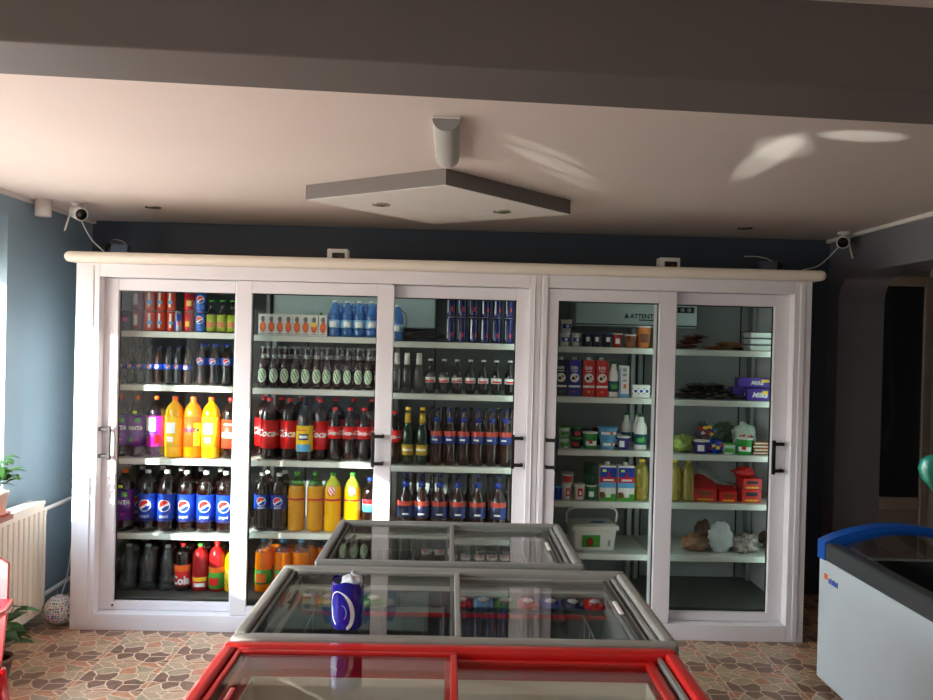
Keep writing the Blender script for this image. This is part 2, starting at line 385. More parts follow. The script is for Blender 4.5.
# --- cups and tubs
cup('cup_cream', 'yogurt_cup', .075, .026, .031, mat('cup cream', (222, 224, 210), .4), whitep, arts(pt(-.9, .9, .025, .05, lblb), pt(-.2, .4, .03, .045, lblw)))
cup('cup_navy', 'yogurt_cup', .075, .027, .033, mat('cup navy', (22, 26, 58), .4), lbln, arts(pt(-.4, .5, .03, .055, lblw)))
cup('cup_red', 'yogurt_cup', .08, .029, .034, mat('cup red', (176, 40, 40), .4), whitep, arts(pt(-.5, .4, .02, .05, lblw)))
cup('cup_brown', 'yogurt_cup', .075, .033, .039, mat('cup brown', (150, 88, 50), .4), whitep, arts(pt(-.8, .8, .02, .04, lbln2)))
cup('cup_orange', 'yogurt_cup', .125, .040, .050, mat('cup orange', (206, 120, 56), .4), whitep, arts(pt(-.7, .7, .03, .08, lbln2)))
cup('cup_green', 'yogurt_cup', .062, .030, .036, mat('cup pale', (200, 220, 205), .4), lblg, arts(pt(-.9, .9, .012, .035, lblg)))
cup('cup_black', 'yogurt_cup', .062, .030, .036, mat('cup dark green', (30, 50, 34), .4), lblg, arts(pt(-.6, .6, .015, .035, lblr)))
cup('tub_green', 'yogurt_tub', .095, .040, .046, mat('tub green', (50, 160, 70), .4), whitep, arts(pt(-.9, .9, .02, .045, lblw), pt(-.4, .1, .03, .05, lblr)))
cup('tub_sky', 'yogurt_tub', .062, .048, .055, mat('tub sky', (110, 180, 220), .4), lblc, arts(pt(-.9, .9, .02, .035, lblw), pt(.1, .5, .02, .035, lblo)))
cup('tub_purple', 'yogurt_tub', .075, .038, .045, mat('tub purple', (60, 40, 130), .4), whitep, arts(pt(-.8, .1, .015, .05, lblw)))
cup('cup_redwhite', 'yogurt_cup', .09, .030, .037, whitep, whitep, arts(pt(-.3, .7, .02, .07, lblr), pt(.0, .4, .03, .05, lblw)))
cup('cup_redsmall', 'yogurt_cup', .06, .030, .035, whitep, greyp, arts(pt(-.9, .9, .01, .045, lblr)))
cup('cup_greenwhite', 'yogurt_cup', .085, .032, .038, mat('cup mid green', (36, 120, 60), .4), whitep, arts(pt(-.5, .5, .02, .05, lblw)))
cup('cup_darkgreen', 'yogurt_cup', .06, .030, .035, mat('cup deep green', (22, 70, 44), .4), mat('lid deep green', (22, 70, 44), .4))
cup('cup_blue', 'yogurt_cup', .075, .028, .034, lblb, lblc)
cup('tub_greendark', 'margarine_tub', .10, .050, .058, mat('tub deep green', (28, 66, 46), .4), mat('lid grey green', (80, 110, 96), .4), arts(pt(-.6, .6, .03, .06, lblr)))
cup('tub_reddark', 'margarine_tub', .10, .056, .064, mat('tub deep red', (92, 28, 30), .4), mat('lid dark red', (130, 40, 40), .4))
# --- cartons
def art_milk(back, band):
    def f(b, y, w):
        rect(b, y, -w/2, w/2, .05, .062, lblw)
        pts, fs = disc(.026, lambda x, z: lblk if (x+.25)**2+(z+.1)**2 < .12 or (x-.4)**2+(z-.3)**2 < .06 else (lbly if (x-.1)**2+(z+.3)**2 < .05 else lblw), 6, 20)
        for mm, q in fs.items(): flat(b, pts, q, y-.0005, 0, .105, mm)
        for k in range(4): rect(b, y, -w*.30+k*w*.15, -w*.30+k*w*.15+w*.09, .152, .172-.004*(k % 2), lblw)
        rect(b, y, -w*.25, w*.25, .14, .145, lblw); rect(b, y, -w*.1, w*.1, .022, .03, band)
    return f
carton('carton_blue', 'milk_carton', .068, .065, .205, mat('carton blue', (36, 40, 150), .35), art_milk(0, lblr), whitep)
carton('carton_navy', 'milk_carton', .068, .065, .205, mat('carton navy', (28, 28, 62), .35), art_milk(0, lblb), whitep)
carton('carton_red', 'milk_carton', .068, .065, .205, mat('carton red', (205, 40, 36), .35), art_milk(0, lbly), whitep)
def art_white(b, y, w):
    for k, (a, c) in enumerate(((.145, .165), (.12, .135), (.09, .1))): rect(b, y, -w*.2, w*.22, a, c, greyp)
    rect(b, y, -w/2, w/2, 0, .02, lblc); rect(b, y, -w*.1, w*.2, .05, .075, lblo); rect(b, y, -w/2, -w*.38, .02, .17, lblc)
carton('carton_white', 'milk_carton', .06, .06, .18, whitep, art_white)
def art_box(b, y, w):
    rect(b, y, -w/2, w/2, .022, .052, lbln)
    for x in (-.33, 0, .33):
        pts, fs = disc(.018, lambda a, c: lblw if math.hypot(a, c) > .6 else lblb, 4, 16)
        for mm, q in fs.items(): flat(b, pts, q, y-.0004, x*w, .037, mm)
carton('box_white', 'cheese_box', .10, .05, .072, whitep, art_box)
def art_juice(b, y, w):
    rect(b, y, -w*.25, w*.28, .082, .098, greyp); rect(b, y, -w*.12, w*.2, .075, .105, mat('print grey', (110, 100, 100), .4))
    pts, fs = disc(.5, lambda a, c: lblo if a*a+(c-.2)**2 < .35 else mat('print coral red', (214, 92, 60), .4), 4, 14)
    for mm, q in fs.items(): flat(b, [(x*w*.75, z*.062) for x, z in pts], q, y-.0004, .002, .046, mm)
    rect(b, y-.0002, -w*.35, w*.35, .006, .012, greyp)
carton('juicebox', 'juice_carton', .046, .04, .118, whitep, art_juice)
def art_juice2(b, y, w):
    art_juice(b, y, w); rect(b, y-.0006, -w*.3, w*.3, .05, .075, lbly)
carton('juicebox2', 'juice_carton', .046, .04, .118, whitep, art_juice2)
def art_big(b, y, w):
    rect(b, y, -w/2, w/2, .135, .19, lblb); rect(b, y, -w/2, w/2, .105, .135, lblr); rect(b, y, -w/2, w/2, .075, .105, lblc)
    rect(b, y, -w/2, w/2, .0, .04, lblg); rect(b, y-.0003, -w*.12, w*.18, .02, .075, lblw); rect(b, y-.0003, -w/2, -w*.2, .02, .05, lbln2)
    rect(b, y-.0003, -w*.35, -w*.12, .165, .178, sticker); rect(b, y-.0003, -w*.3, w*.35, .113, .124, lblw)
    b.prism([(-.008, .135), (.010, .135), (.004, .172)], 'y', y-.001, y-.0003, lblr)
carton('carton_big', 'milk_carton', .092, .07, .20, whitep, art_big, whitep)

# --- heaps, bags, packs
def simple(key, name, cat, mb_parts, r, h): KIND[key] = (name, cat, [(n, b.mesh(n)) for n, b in mb_parts], r, h)
def bag(key, name, rx, ry, rz, m, seed, lump=.35, blobs=(), freq=2.6):
    b = MB(); b.ball((0, 0, rz*.93), rx, ry, rz, m, 28, 18, lump, seed, freq)
    for i in range(len(b.v)):
        x, y, z = b.v[i]; b.v[i] = (x, y, max(z, 0))
    parts = [('body', b)]
    if blobs:
        k = MB()
        for (x, y, z, q, mm) in blobs: k.ball((x, y, z), q, q*.6, q*.7, mm, 10, 7, .3, seed+x*10)
        parts.append(('print', k))
    simple(key, name, 'bag', parts, ry, rz*2)
def pouch(mb, w, d, h, m, mtx=None, seed=0):
    nx, ny = 12, 6; top = []; bot = []
    for i in range(nx+1):
        for j in range(ny+1):
            u = i/nx*2-1; v = j/ny*2-1
            k = max(0, (1-abs(u)**3))*max(0, (1-v*v))**.5
            n_ = 1+.35*noise.noise(Vector((u*3+seed, v*3, seed)))
            x = w/2*u; y = d/2*v*(1+.04*math.sin(u*40) if abs(u) > .85 else 1)
            top.append((x, y, h/2+h/2*k*n_)); bot.append((x, y, h/2-h/2*k*.9))
    W = ny+1; n = len(top)
    fs = [(i*W+j, (i+1)*W+j, (i+1)*W+j+1, i*W+j+1) for i in range(nx) for j in range(ny)]
    mb.add(top, fs, m, True, mtx); mb.add(bot, fs, m, True, mtx)

# ------------------------------------------------------------------ putting goods on shelves
ORD = ['first', 'second', 'third', 'fourth', 'fifth', 'sixth', 'seventh', 'eighth', 'ninth', 'tenth', 'eleventh', 'twelfth']
SHELF = ['top', 'second', 'third', 'fourth', 'bottom']
DOOR = ['leftmost', 'second', 'middle', 'fourth', 'rightmost']
YF = 4.668
def put(key, loc, label, group=None, rz=0, rx=0, ry=0):
    name, cat, parts, r, h = KIND[key]
    o = empty(name, label, cat, (loc[0], loc[1], loc[2]+.0012), rz, group); o.rotation_euler = (rx, ry, rz)
    for pn, me in parts:
        q = bpy.data.objects.new(pn, me); COL.objects.link(q); q.parent = o
    return o
PEND = {}
def row(door, shelf, py, z, key, desc, pxs, group=None, back=0, tier=0, turn=.25, dy=0, zoff=0, where=''):
    name, cat, parts, r, h = KIND[key]; n = len(pxs)
    for i, px in enumerate(pxs):
        Y = YF + r + dy + back*(2*r+.012)
        X = at(px, py, Y).x
        lab = f"{desc}{where}, {SHELF[shelf]} shelf, {DOOR[door]} door"
        if n > 1: lab = f"{desc}{where}, {ORD[i]} of {n} from left, {SHELF[shelf]} shelf, {DOOR[door]} door"
        PEND.setdefault((door, shelf, round(back), round(tier+zoff, 2), dy < -.03), []).append([X, Y, z+zoff+tier, r, key, lab, group or (f"{desc}, {SHELF[shelf]} shelf, {DOOR[door]} door" if n > 1 else None), random.uniform(-turn, turn)])

Z1 = (1.602, 1.302, .889, .469, .135)
Z2 = (1.596, 1.298, .893, .487, .135)
Z3 = (1.580, 1.288, .880, .492, .135)
Z4 = (1.574, 1.291, .992, .700, .405)
Z5 = (1.573, 1.288, .978, .702, .405)

def settle():
    for items in PEND.values():
        items.sort(key=lambda t: t[0]); k = [1.0]*len(items)
        for i in range(len(items)-1):
            a, c = items[i], items[i+1]; gap = c[0]-a[0]
            if abs(a[1]-c[1]) > .06: continue
            f = gap/(a[3]+c[3]+.0016)
            if f < 1: k[i] = min(k[i], f); k[i+1] = min(k[i+1], f)
        for t, q in zip(items, k):
            o = put(t[4], t[:3], t[5], t[6], t[7]); q = max(q, .76); o.scale = (q, q, 1); o.location.y -= t[3]*(1-q)
    PEND.clear()
# leftmost door
D = 0
row(D, 0, 331, Z1[0], 'can_dark', 'dark drink can', [127], zoff=0)
row(D, 0, 331, Z1[0], 'can_pink', 'dull pink drink can in lower tier', [138])
row(D, 0, 331, Z1[0], 'can_orange', 'orange drink can in lower tier', [150, 161.5, 171.5])
row(D, 0, 331, Z1[0], 'can_energy', 'silver and blue energy drink can', [179])
row(D, 0, 331, Z1[0], 'can_red', 'red drink can in lower tier', [189])
row(D, 0, 331, Z1[0], 'can_pepsi', 'bright blue cola can in lower tier', [201])
row(D, 0, 331, Z1[0], 'can_pink', 'dull pink drink can in upper tier', [138], tier=.1155)
row(D, 0, 331, Z1[0], 'can_orange', 'orange drink can in upper tier', [150, 161.5, 171.5], tier=.1155)
row(D, 0, 331, Z1[0], 'can_red', 'red drink can in upper tier', [189], tier=.1155)
row(D, 0, 331, Z1[0], 'can_pepsi', 'bright blue cola can in upper tier', [200.5], tier=.1155)
row(D, 0, 332, Z1[0], 'tea', 'iced tea bottle with green cap', [211.5, 222, 232.5])
row(D, 1, 384, Z1[1], 'pepsi05', 'small cola bottle with narrow blue band', [120.5, 130.5, 140, 149.5, 159, 168.5, 178, 187.5])
row(D, 1, 385, Z1[1], 'pepsi05b', 'half-litre cola bottle with blue label', [202, 214, 226.5])
row(D, 1, 384, Z1[1], 'pepsi05b', 'blue-capped cola bottle in back row', [206, 217, 228], back=1, zoff=0)
row(D, 2, 458, Z1[2], 'grape', 'purple-labelled dark soda bottle', [121, 137], turn=.15)
row(D, 2, 458, Z1[2], 'grape2', 'magenta and white labelled soda bottle', [155.5])
row(D, 2, 458, Z1[2], 'orange_yellow', 'bright yellow-orange soda bottle', [174, 210.5])
row(D, 2, 458, Z1[2], 'orange', 'orange soda bottle with dark lettering', [192.5], turn=.05)
row(D, 2, 458, Z1[2], 'coke_orange', 'cola bottle with coral red label', [230])
row(D, 3, 531, Z1[3], 'grape', 'purple-labelled grape soda bottle', [124])
row(D, 3, 532, Z1[3], 'pepsi2', 'large blue-labelled cola bottle in front', [147, 166.5, 186, 205.5, 225], turn=.12)
row(D, 3, 532, Z1[3], 'pepsi2', 'large blue-labelled cola bottle behind', [141.5, 161.5, 180.5, 199.5, 219.5], back=1, turn=.12)
row(D, 4, 602, Z1[4], 'water', 'clear water bottle', [128, 147.5, 167])
row(D, 4, 602, Z1[4], 'colaband', 'cola bottle with orange and red band', [182.5], turn=.05, where='')
row(D, 4, 602, Z1[4], 'redgreen', 'red drink bottle with green cap', [200])
row(D, 4, 602, Z1[4], 'redred', 'red drink bottle with red cap', [216.5])
row(D, 4, 602, Z1[4], 'yellow5', 'yellow drink bottle', [232])
row(D, 4, 597, Z1[4], 'darkred', 'dark cola bottle in back row', [134, 153, 171, 189, 206, 222], back=1)
# second door
D = 1
row(D, 0, 336, Z2[0], 'juicebox', 'small white juice carton with orange print', [263, 271.5, 280, 288.5, 297, 305.5], turn=.06)
row(D, 0, 337, Z2[0], 'juicebox2', 'small white juice carton with yellow print', [314], turn=.05)
row(D, 0, 337, Z2[0], 'juicebox', 'small white juice carton, end of row', [323], turn=.05)
row(D, 0, 338, Z2[0], 'waterblue', 'blue water bottle', [334.5, 347, 359, 371], turn=.2)
row(D, 0, 336, Z2[0], 'waterblue', 'blue water bottle in back row', [340, 353, 365, 376], back=1)
row(D, 1, 389, Z2[1], 'beergreen', 'dark beer bottle with green oval label', [263, 274, 285, 295.5, 306, 316.5, 327, 337.5, 347.5, 358, 368.5, 378.5], turn=.12)
row(D, 1, 386, Z2[1], 'beergreen', 'dark beer bottle in back row', [268, 280, 291, 301, 311, 322, 332, 342, 353, 363, 373], back=1)
row(D, 2, 461, Z2[2], 'coke2', 'large cola bottle with red script label', [269, 289, 319.5], turn=.12)
row(D, 2, 461, Z2[2], 'yellowlabel', 'dark soda bottle with yellow and blue label', [304], dy=-.052, turn=.03)
row(D, 2, 462, Z2[2], 'coke1', 'one-litre red-labelled cola bottle', [334, 349, 363.5, 378], turn=.12)
row(D, 2, 458, Z2[2], 'coke2', 'large cola bottle in back row', [263, 281, 299, 317, 335, 353, 371], back=1)
row(D, 3, 533, Z2[3], 'pepsi15', 'cola bottle with narrow blue label', [261.5, 278], turn=.1)
row(D, 3, 530, Z2[3], 'pepsi15', 'cola bottle with blue label, back row', [267, 284], back=1)
row(D, 3, 533, Z2[3], 'peach', 'peach juice bottle with red waistband', [296, 314.5])
row(D, 3, 533, Z2[3], 'peach2', 'bright yellow juice bottle with green cap', [332, 351.5], turn=.1)
row(D, 3, 533, Z2[3], 'bluecap', 'dark soda bottle with blue cap', [369])
row(D, 4, 603, Z2[4], 'fruit_orange', 'orange juice bottle in front', [263, 282, 300])
row(D, 4, 598, Z2[4], 'fruit_orange', 'orange juice bottle behind', [273, 291, 308, 325], back=1)
# middle door
D = 2
row(D, 0, 340, Z3[0], 'waterblue', 'blue water bottle beside cable tangle', [397])
for t, w in ((0, 'lower'), (.146, 'upper')):
    row(D, 0, 343, Z3[0], 'can_navy', f'slim navy energy can in {w} tier', [450.5, 461.5, 473, 484.5, 496.5, 508.5], tier=t)
row(D, 1, 391, Z3[1], 'clearsmall', 'clear spirit bottle with white neck', [396.5, 406.5, 418.5])
row(D, 1, 392, Z3[1], 'darksmall', 'small dark bottle with white cap', [430, 443.5, 456.5, 470, 483, 496, 509.5], turn=.12)
row(D, 2, 465, Z3[2], 'coke1', 'red-labelled cola bottle', [394])
row(D, 2, 466, Z3[2], 'goldbeer', 'green beer bottle with gold label', [407, 421.5])
row(D, 2, 467, Z3[2], 'bluebeer', 'beer bottle with red and blue label', [436, 449.5, 463, 477, 491, 505], turn=.15)
row(D, 2, 464, Z3[2], 'plainbeer', 'brown beer bottle in back row', [430, 443, 456, 470, 484, 498, 510], back=1)
row(D, 3, 530, Z3[3], 'bigbeer', 'large brown beer bottle with navy label', [405, 421, 439, 457.5, 477, 497.5], turn=.15)
row(D, 3, 527, Z3[3], 'plainbeer', 'plain brown beer bottle in back row', [413, 431, 449, 468, 488, 507], back=1)
# fourth door
D = 3
row(D, 0, 346, Z4[0], 'cup_cream', 'cream yogurt cup with blue print', [564.5, 575.5])
row(D, 0, 346, Z4[0], 'cup_cream', 'cream yogurt cup stacked on another', [566], tier=.0755)
row(D, 0, 347, Z4[0], 'cup_navy', 'navy yogurt cup', [586, 595, 606])
row(D, 0, 347, Z4[0], 'cup_red', 'red yogurt cup', [617])
row(D, 0, 347, Z4[0], 'cup_brown', 'brown yogurt cup', [630])
row(D, 0, 347, Z4[0], 'cup_orange', 'tall orange yogurt cup', [643])
row(D, 1, 397, Z4[1], 'carton_navy', 'dark navy milk carton', [560], turn=.06)
row(D, 1, 397, Z4[1], 'carton_blue', 'bright blue milk carton', [573.5], turn=.06)
row(D, 1, 397, Z4[1], 'carton_red', 'red milk carton', [587.5, 600.5], turn=.05)
row(D, 1, 397, Z4[1], 'milkbottle', 'green and white bottle between cartons', [612.5], zoff=0)
row(D, 1, 398, Z4[1], 'carton_white', 'tall white carton', [623], turn=.15)
row(D, 1, 398, Z4[1], 'box_white', 'low white box with blue circles', [640], turn=.1)
for t, w in ((0, 'lower'), (.0625, 'upper')):
    row(D, 2, 449, Z4[2], 'cup_green', f'pale green-lidded cup in {w} tier', [563.5], tier=t)
    row(D, 2, 449, Z4[2], 'cup_black', f'dark green cup in {w} tier', [575.5], tier=t)
row(D, 2, 450, Z4[2], 'tub_green', 'bright green yogurt tub', [589.5])
for t, w in ((0, 'lower'), (.0625, 'upper')):
    row(D, 2, 450, Z4[2], 'tub_sky', f'sky blue yogurt tub in {w} tier', [607], tier=t)
row(D, 2, 450, Z4[2], 'tub_purple', 'purple yogurt tub in front', [623])
row(D, 2, 447, Z4[2], 'tub_purple', 'purple yogurt tub behind', [616], back=1, zoff=0)
row(D, 2, 450, Z4[2], 'milkbottle', 'white drinking yogurt bottle', [640])
row(D, 2, 447, Z4[2], 'milkbottle', 'white drinking yogurt bottle behind', [625.5, 637], back=1, dy=.02)
row(D, 2, 447, Z4[2], 'tub_greendark', 'dark green margarine tub behind', [583], back=1.2, tier=.0)
row(D, 2, 447, Z4[2], 'tub_reddark', 'dark red margarine tub behind', [599], back=1.3)
row(D, 3, 501, Z4[3], 'cup_blue', 'blue yogurt cup', [557])
row(D, 3, 501, Z4[3], 'cup_redwhite', 'white yogurt cup with red print', [565.5, 579])
row(D, 3, 501, Z4[3], 'cup_redsmall', 'red and white cup stacked on another', [567], tier=.0905)
row(D, 3, 501, Z4[3], 'cup_greenwhite', 'green yogurt cup', [591])
row(D, 3, 501, Z4[3], 'cup_darkgreen', 'dark green cup, lower of two stacked', [589.5], tier=.0855)
row(D, 3, 501, Z4[3], 'cup_darkgreen', 'dark green cup, topmost of its stack', [589], tier=.146)
row(D, 3, 501, Z4[3], 'carton_big', 'large red and blue milk carton', [606.5, 624.5], turn=.04)
row(D, 3, 502, Z4[3], 'oil', 'yellow cooking oil bottle', [641])
# rightmost door
D = 4
row(D, 3, 502, Z5[3], 'oil', 'cooking oil bottle', [674, 687])

def lump_item(name, cat, label, px, py, Y, z, builder, rz=0):
    p = at(px, py, Y); o = empty(name, label, cat, (p.x, Y, z), rz); builder(o); return o

# --- fourth door, bottom shelf: bucket with handle
p = at(591, 553, 4.76); bk = empty('plastic_bucket', 'square white lidded bucket with handle, bottom shelf, fourth door', 'bucket', (p.x, 4.78, Z4[4]+.001), .08)
b = MB(); W0, W1, HB = .105, .125, .15
def frustum(mb, a0, a1, d0, d1, z0, z1, m):
    mb.add([(-a0, -d0, z0), (a0, -d0, z0), (a0, d0, z0), (-a0, d0, z0), (-a1, -d1, z1), (a1, -d1, z1), (a1, d1, z1), (-a1, d1, z1)],
           [(0, 3, 2, 1), (4, 5, 6, 7), (0, 1, 5, 4), (1, 2, 6, 5), (2, 3, 7, 6), (3, 0, 4, 7)], m)
frustum(b, .115, .126, .085, .098, 0, .125, whitep); b.build('body', bk, .012, 3)
b = MB(); b.box(-.136, .136, -.108, .108, .123, .148, whitep); b.box(-.118, .118, -.09, .09, .148, .155, whitep); b.build('lid', bk, .012, 3)
b = MB(); b.add([(-.075, -.0925, .025), (.03, -.0925, .025), (.03, -.0985, .095), (-.075, -.0985, .095)], [(0, 1, 2, 3)], lblg)
b.add([(-.05, -.0955, .03), (-.01, -.0955, .03), (-.01, -.0985, .07), (-.03, -.0990, .085), (-.05, -.0985, .07)], [(0, 1, 2, 3, 4)], lbln2)
b.add([(-.04, -.0985, .05), (-.02, -.0985, .05), (-.02, -.0995, .07), (-.04, -.0995, .07)], [(0, 1, 2, 3)], lblr)
b.add([(.075, -.094, .03), (.09, -.094, .03), (.09, -.0975, .065), (.075, -.0975, .065)], [(0, 1, 2, 3)], greyp)
b.build('label', bk)
b = MB(); pts, fs = disc(.5, lambda x, z: lblb if abs(z) < .5 else lblc, 4, 14); b.add([(x*.09+.03, z*.05-.03, .1565) for x, z in pts], sum(fs.values(), []), lblb); b.build('lid_print', bk)
b = MB(); b.tube([(-.145, 0, .15), (-.15, -.01, .20), (-.135, -.02, .228), (-.1, -.025, .240), (.1, -.025, .240), (.135, -.02, .228), (.15, -.01, .20), (.145, 0, .15)], .007, whitep); b.build('handle', bk)

# --- middle door, top shelf: tangle of cable on the shelf
b = MB(); pts = []
for i in range(90):
    t = i/89*2*PI*2.4; k = i/89
    pts.append((.115*math.cos(t)*(1-.15*k)+.02*k, .045*math.sin(t)+.01*math.sin(3*t), .008+.03*abs(math.sin(t*.5+.6))+.02*k))
b.tube(pts, .0045, mat('black cable', (24, 22, 22), .4), 6)
b.tube([(-.12, .02, .05), (-.10, .0, .10), (-.11, .05, .16), (-.16, .07, .20)], .003, mat('grey cable', (110, 112, 112), .4), 6)
p = at(424, 336, 4.8)
o = b.build('coiled_cable', None, loc=(p.x, 4.78, Z3[0])); tag(o, 'coil of dark cable lying on the top shelf behind the middle door', 'cable')

G5 = tuple(z+.0016 for z in Z5)
# --- rightmost door goods
def pack(mb_m, w, d, h, seed): 
    b = MB(); pouch(b, w, d, h, mb_m, seed=seed); return b
packn = mat('brown snack wrapper', (92, 46, 30), .25, var=.35, scale=60, coat=.3)
packd = mat('black gold wrapper', (34, 26, 20), .22, var=.6, scale=45, coat=.4)
packo = mat('amber wrapper', (150, 84, 40), .25, var=.35, scale=60, coat=.3)
def packs(door, shelf, z, key, desc, cat, lst, w, d, h, m):
    for i, (px, py, zz, rz, Y) in enumerate(lst):
        b = pack(m, w, d, h, i*1.7+len(lst)); p = at(px, py, Y)
        o = b.build(key, None, loc=(p.x, Y, z+zz), rot=(0, 0, rz))
        lab = f"{desc}, {ORD[i]} of {len(lst)}, {SHELF[shelf]} shelf, {DOOR[door]} door" if len(lst) > 1 else f"{desc}, {SHELF[shelf]} shelf, {DOOR[door]} door"
        tag(o, lab, cat, f"{desc}, {DOOR[door]} door" if len(lst) > 1 else None)
packs(4, 0, G5[0], 'snack_pack', 'dark red snack pack in a heap', 'pack', [(684, 346, 0, .2, 4.76), (690, 346, .028, -.3, 4.77), (695, 346, .056, .5, 4.78)], .15, .12, .032, packn)
packs(4, 0, G5[0], 'wafer_pack', 'flat brown wafer pack', 'pack', [(715, 347, 0, .05, 4.75), (729, 347, .022, -.1, 4.76), (737, 347, 0, .3, 4.87)], .17, .10, .026, packo)
def tray(key, lab, px, py, Y, z, w, d, h, body, top, bevel=.004, rz=0, cat='tray'):
    p = at(px, py, Y); o = empty(key, lab, cat, (p.x, Y, z), rz)
    b = MB(); frustum(b, w*.46, w*.5, d*.46, d*.5, 0, h*.85, body); b.build('body', o, bevel)
    b = MB(); b.box(-w*.52, w*.52, -d*.52, d*.52, h*.85, h, top); b.build('lid', o, min(bevel, h*.05))
    return o
for i, w in enumerate(('lowest', 'middle', 'topmost')):
    tray('food_tray', f'white food tray, {w} of the stack, top shelf, rightmost door', 759, 347, 4.76, G5[0]+i*.037, .15, .13, .036, mat('pale tray', (215, 222, 214), .4), mat('smoky lid', (60, 60, 58), .3))
packs(4, 1, G5[1], 'chocolate_pack', 'dark chocolate pack with gold print', 'pack', [(684, 396, 0, .2, 4.73), (700, 396, 0, -.25, 4.74), (718, 397, 0, .1, 4.73), (734, 397, 0, -.15, 4.76), (688, 396, .03, -.4, 4.77), (706, 396, .03, .3, 4.77), (722, 397, .03, -.1, 4.78), (696, 396, .058, .1, 4.78), (713, 396, .058, .25, 4.80)], .12, .12, .034, packd)
mil = mat('violet carton', (84, 52, 160), .35)
def choc(lab, px, py, Y, z, w, d, h, rx=0, rz=0):
    p = at(px, py, Y); o = empty('chocolate_box', lab, 'box', (p.x, Y, z), rz); o.rotation_euler = (rx, 0, rz)
    b = MB(); b.box(-w/2, w/2, -d/2, d/2, 0, h, mil); b.build('body', o, .003)
    b = MB(); q, f = letters('Milka', h*.42, .3, .03); flat(b, q, f, -d/2-.001, w*.05, h*.5, lblw)
    b.box(w*.18, w*.42, -d/2-.0012, -d/2-.0002, h*.55, h*.85, lbly); b.build('lettering', o)
    return o
choc('violet chocolate box lying at the back, second shelf, rightmost door', 747, 389, 4.84, G5[1], .20, .08, .07)
choc('violet chocolate box on top of another, second shelf, rightmost door', 753, 385, 4.82, G5[1]+.071, .19, .10, .055, rz=-.1)
choc('violet chocolate box standing in front, second shelf, rightmost door', 757, 400, 4.72, G5[1], .12, .07, .066, rz=-.15)

def bagitem(name, lab, px, py, Y, z, rx, ry, rz, m, seed, lump=.4, extra=None, cat='bag', freq=2.6):
    p = at(px, py, Y); o = empty(name, lab, cat, (p.x, Y, z))
    b = MB(); b.ball((0, 0, rz*.9), rx, ry, rz, m, 30, 20, lump, seed, freq)
    b.v = [(x, y, max(zz, 0)) for x, y, zz in b.v]; b.build('body', o)
    if extra: extra(o)
    return o
yg = mat('yellow green produce bag', (150, 165, 70), .4, var=.45, scale=40, coat=.4)
bagitem('produce_bag', 'yellow-green crumpled bag, third shelf, rightmost door', 682, 452, 4.76, G5[2], .065, .06, .05, yg, 3)
def blobs(o, lst, seed):
    b = MB(); rn = random.Random(seed)
    for (x, y, z, q, m_) in lst: b.ball((x, y, z), q, q*.45, q*.7, m_, 10, 7, .5, rn.uniform(0, 9))
    b.build('print', o)
def ex(o): blobs(o, [(-.03, -.034, .135, .014, lblr), (-.005, -.038, .14, .016, lbly), (.02, -.036, .145, .014, lbly), (.035, -.03, .13, .014, lblb), (-.02, -.038, .11, .013, lblw), (.01, -.04, .115, .014, lblr), (.03, -.036, .105, .011, lbly), (-.01, -.04, .085, .014, lbln2)], 3)
bagitem('snack_bag', 'tall dark snack bag with yellow red blue top, third shelf, rightmost door', 704, 452, 4.80, G5[2], .05, .04, .085, mat('dark snack bag', (60, 46, 60), .3, var=.5, scale=30, coat=.4), 8, .3, ex)
row(4, 2, 453, Z5[2], 'tub_purple', 'small purple cup beside the yellow-green bag', [701], zoff=0)
def ex2(o): blobs(o, [(-.015, -.042, .045, .013, lbly), (.008, -.043, .035, .014, lbly), (.028, -.038, .05, .012, lblr), (.04, -.033, .03, .010, lblw), (-.035, -.036, .03, .011, lblr)], 5)
bagitem('snack_bag', 'low blue snack bag with yellow and red print, third shelf, rightmost door', 714, 453, 4.73, G5[2], .055, .045, .042, lblb, 12, .2, ex2)
row(4, 2, 453, Z5[2], 'cup_green', 'pale green cup beside blue snack bag', [729])
bagitem('salad_bag', 'dark green leafy bag lying on others, third shelf, rightmost door', 722, 452, 4.97, G5[2], .075, .06, .08, mat('leafy bag', (70, 92, 66), .35, var=.5, scale=35, coat=.5), 15, .35)
def ex3(o): blobs(o, [(-.034, -.042, .088, .015, lblr), (-.014, -.045, .094, .015, lblr), (.006, -.046, .088, .015, lblr), (.024, -.045, .092, .012, lblr)], 7)
bagitem('white_bag', 'white and green bag with red marks, third shelf, rightmost door', 744, 453, 4.84, G5[2], .07, .05, .085, mat('white green bag', (190, 205, 190), .4, var=.2, scale=20), 20, .25, ex3)
row(4, 2, 454, Z5[2], 'tub_green', 'bright green tub below white bag', [744], dy=-.01)
for i, w in enumerate(('lowest', 'second', 'third', 'topmost')):
    p = at(760, 454, 4.73); b = MB(); b.box(-.055, .055, -.04, .04, 0, .018, packo); b.box(-.055, .055, -.0405, .0405, .006, .012, offw)
    o = b.build('wafer', None, .002, loc=(p.x, 4.73, G5[2]+.0185*i), rot=(0, 0, .1*(i % 2)))
    tag(o, f'striped brown wafer, {w} of the stack, third shelf, rightmost door', 'wafer')
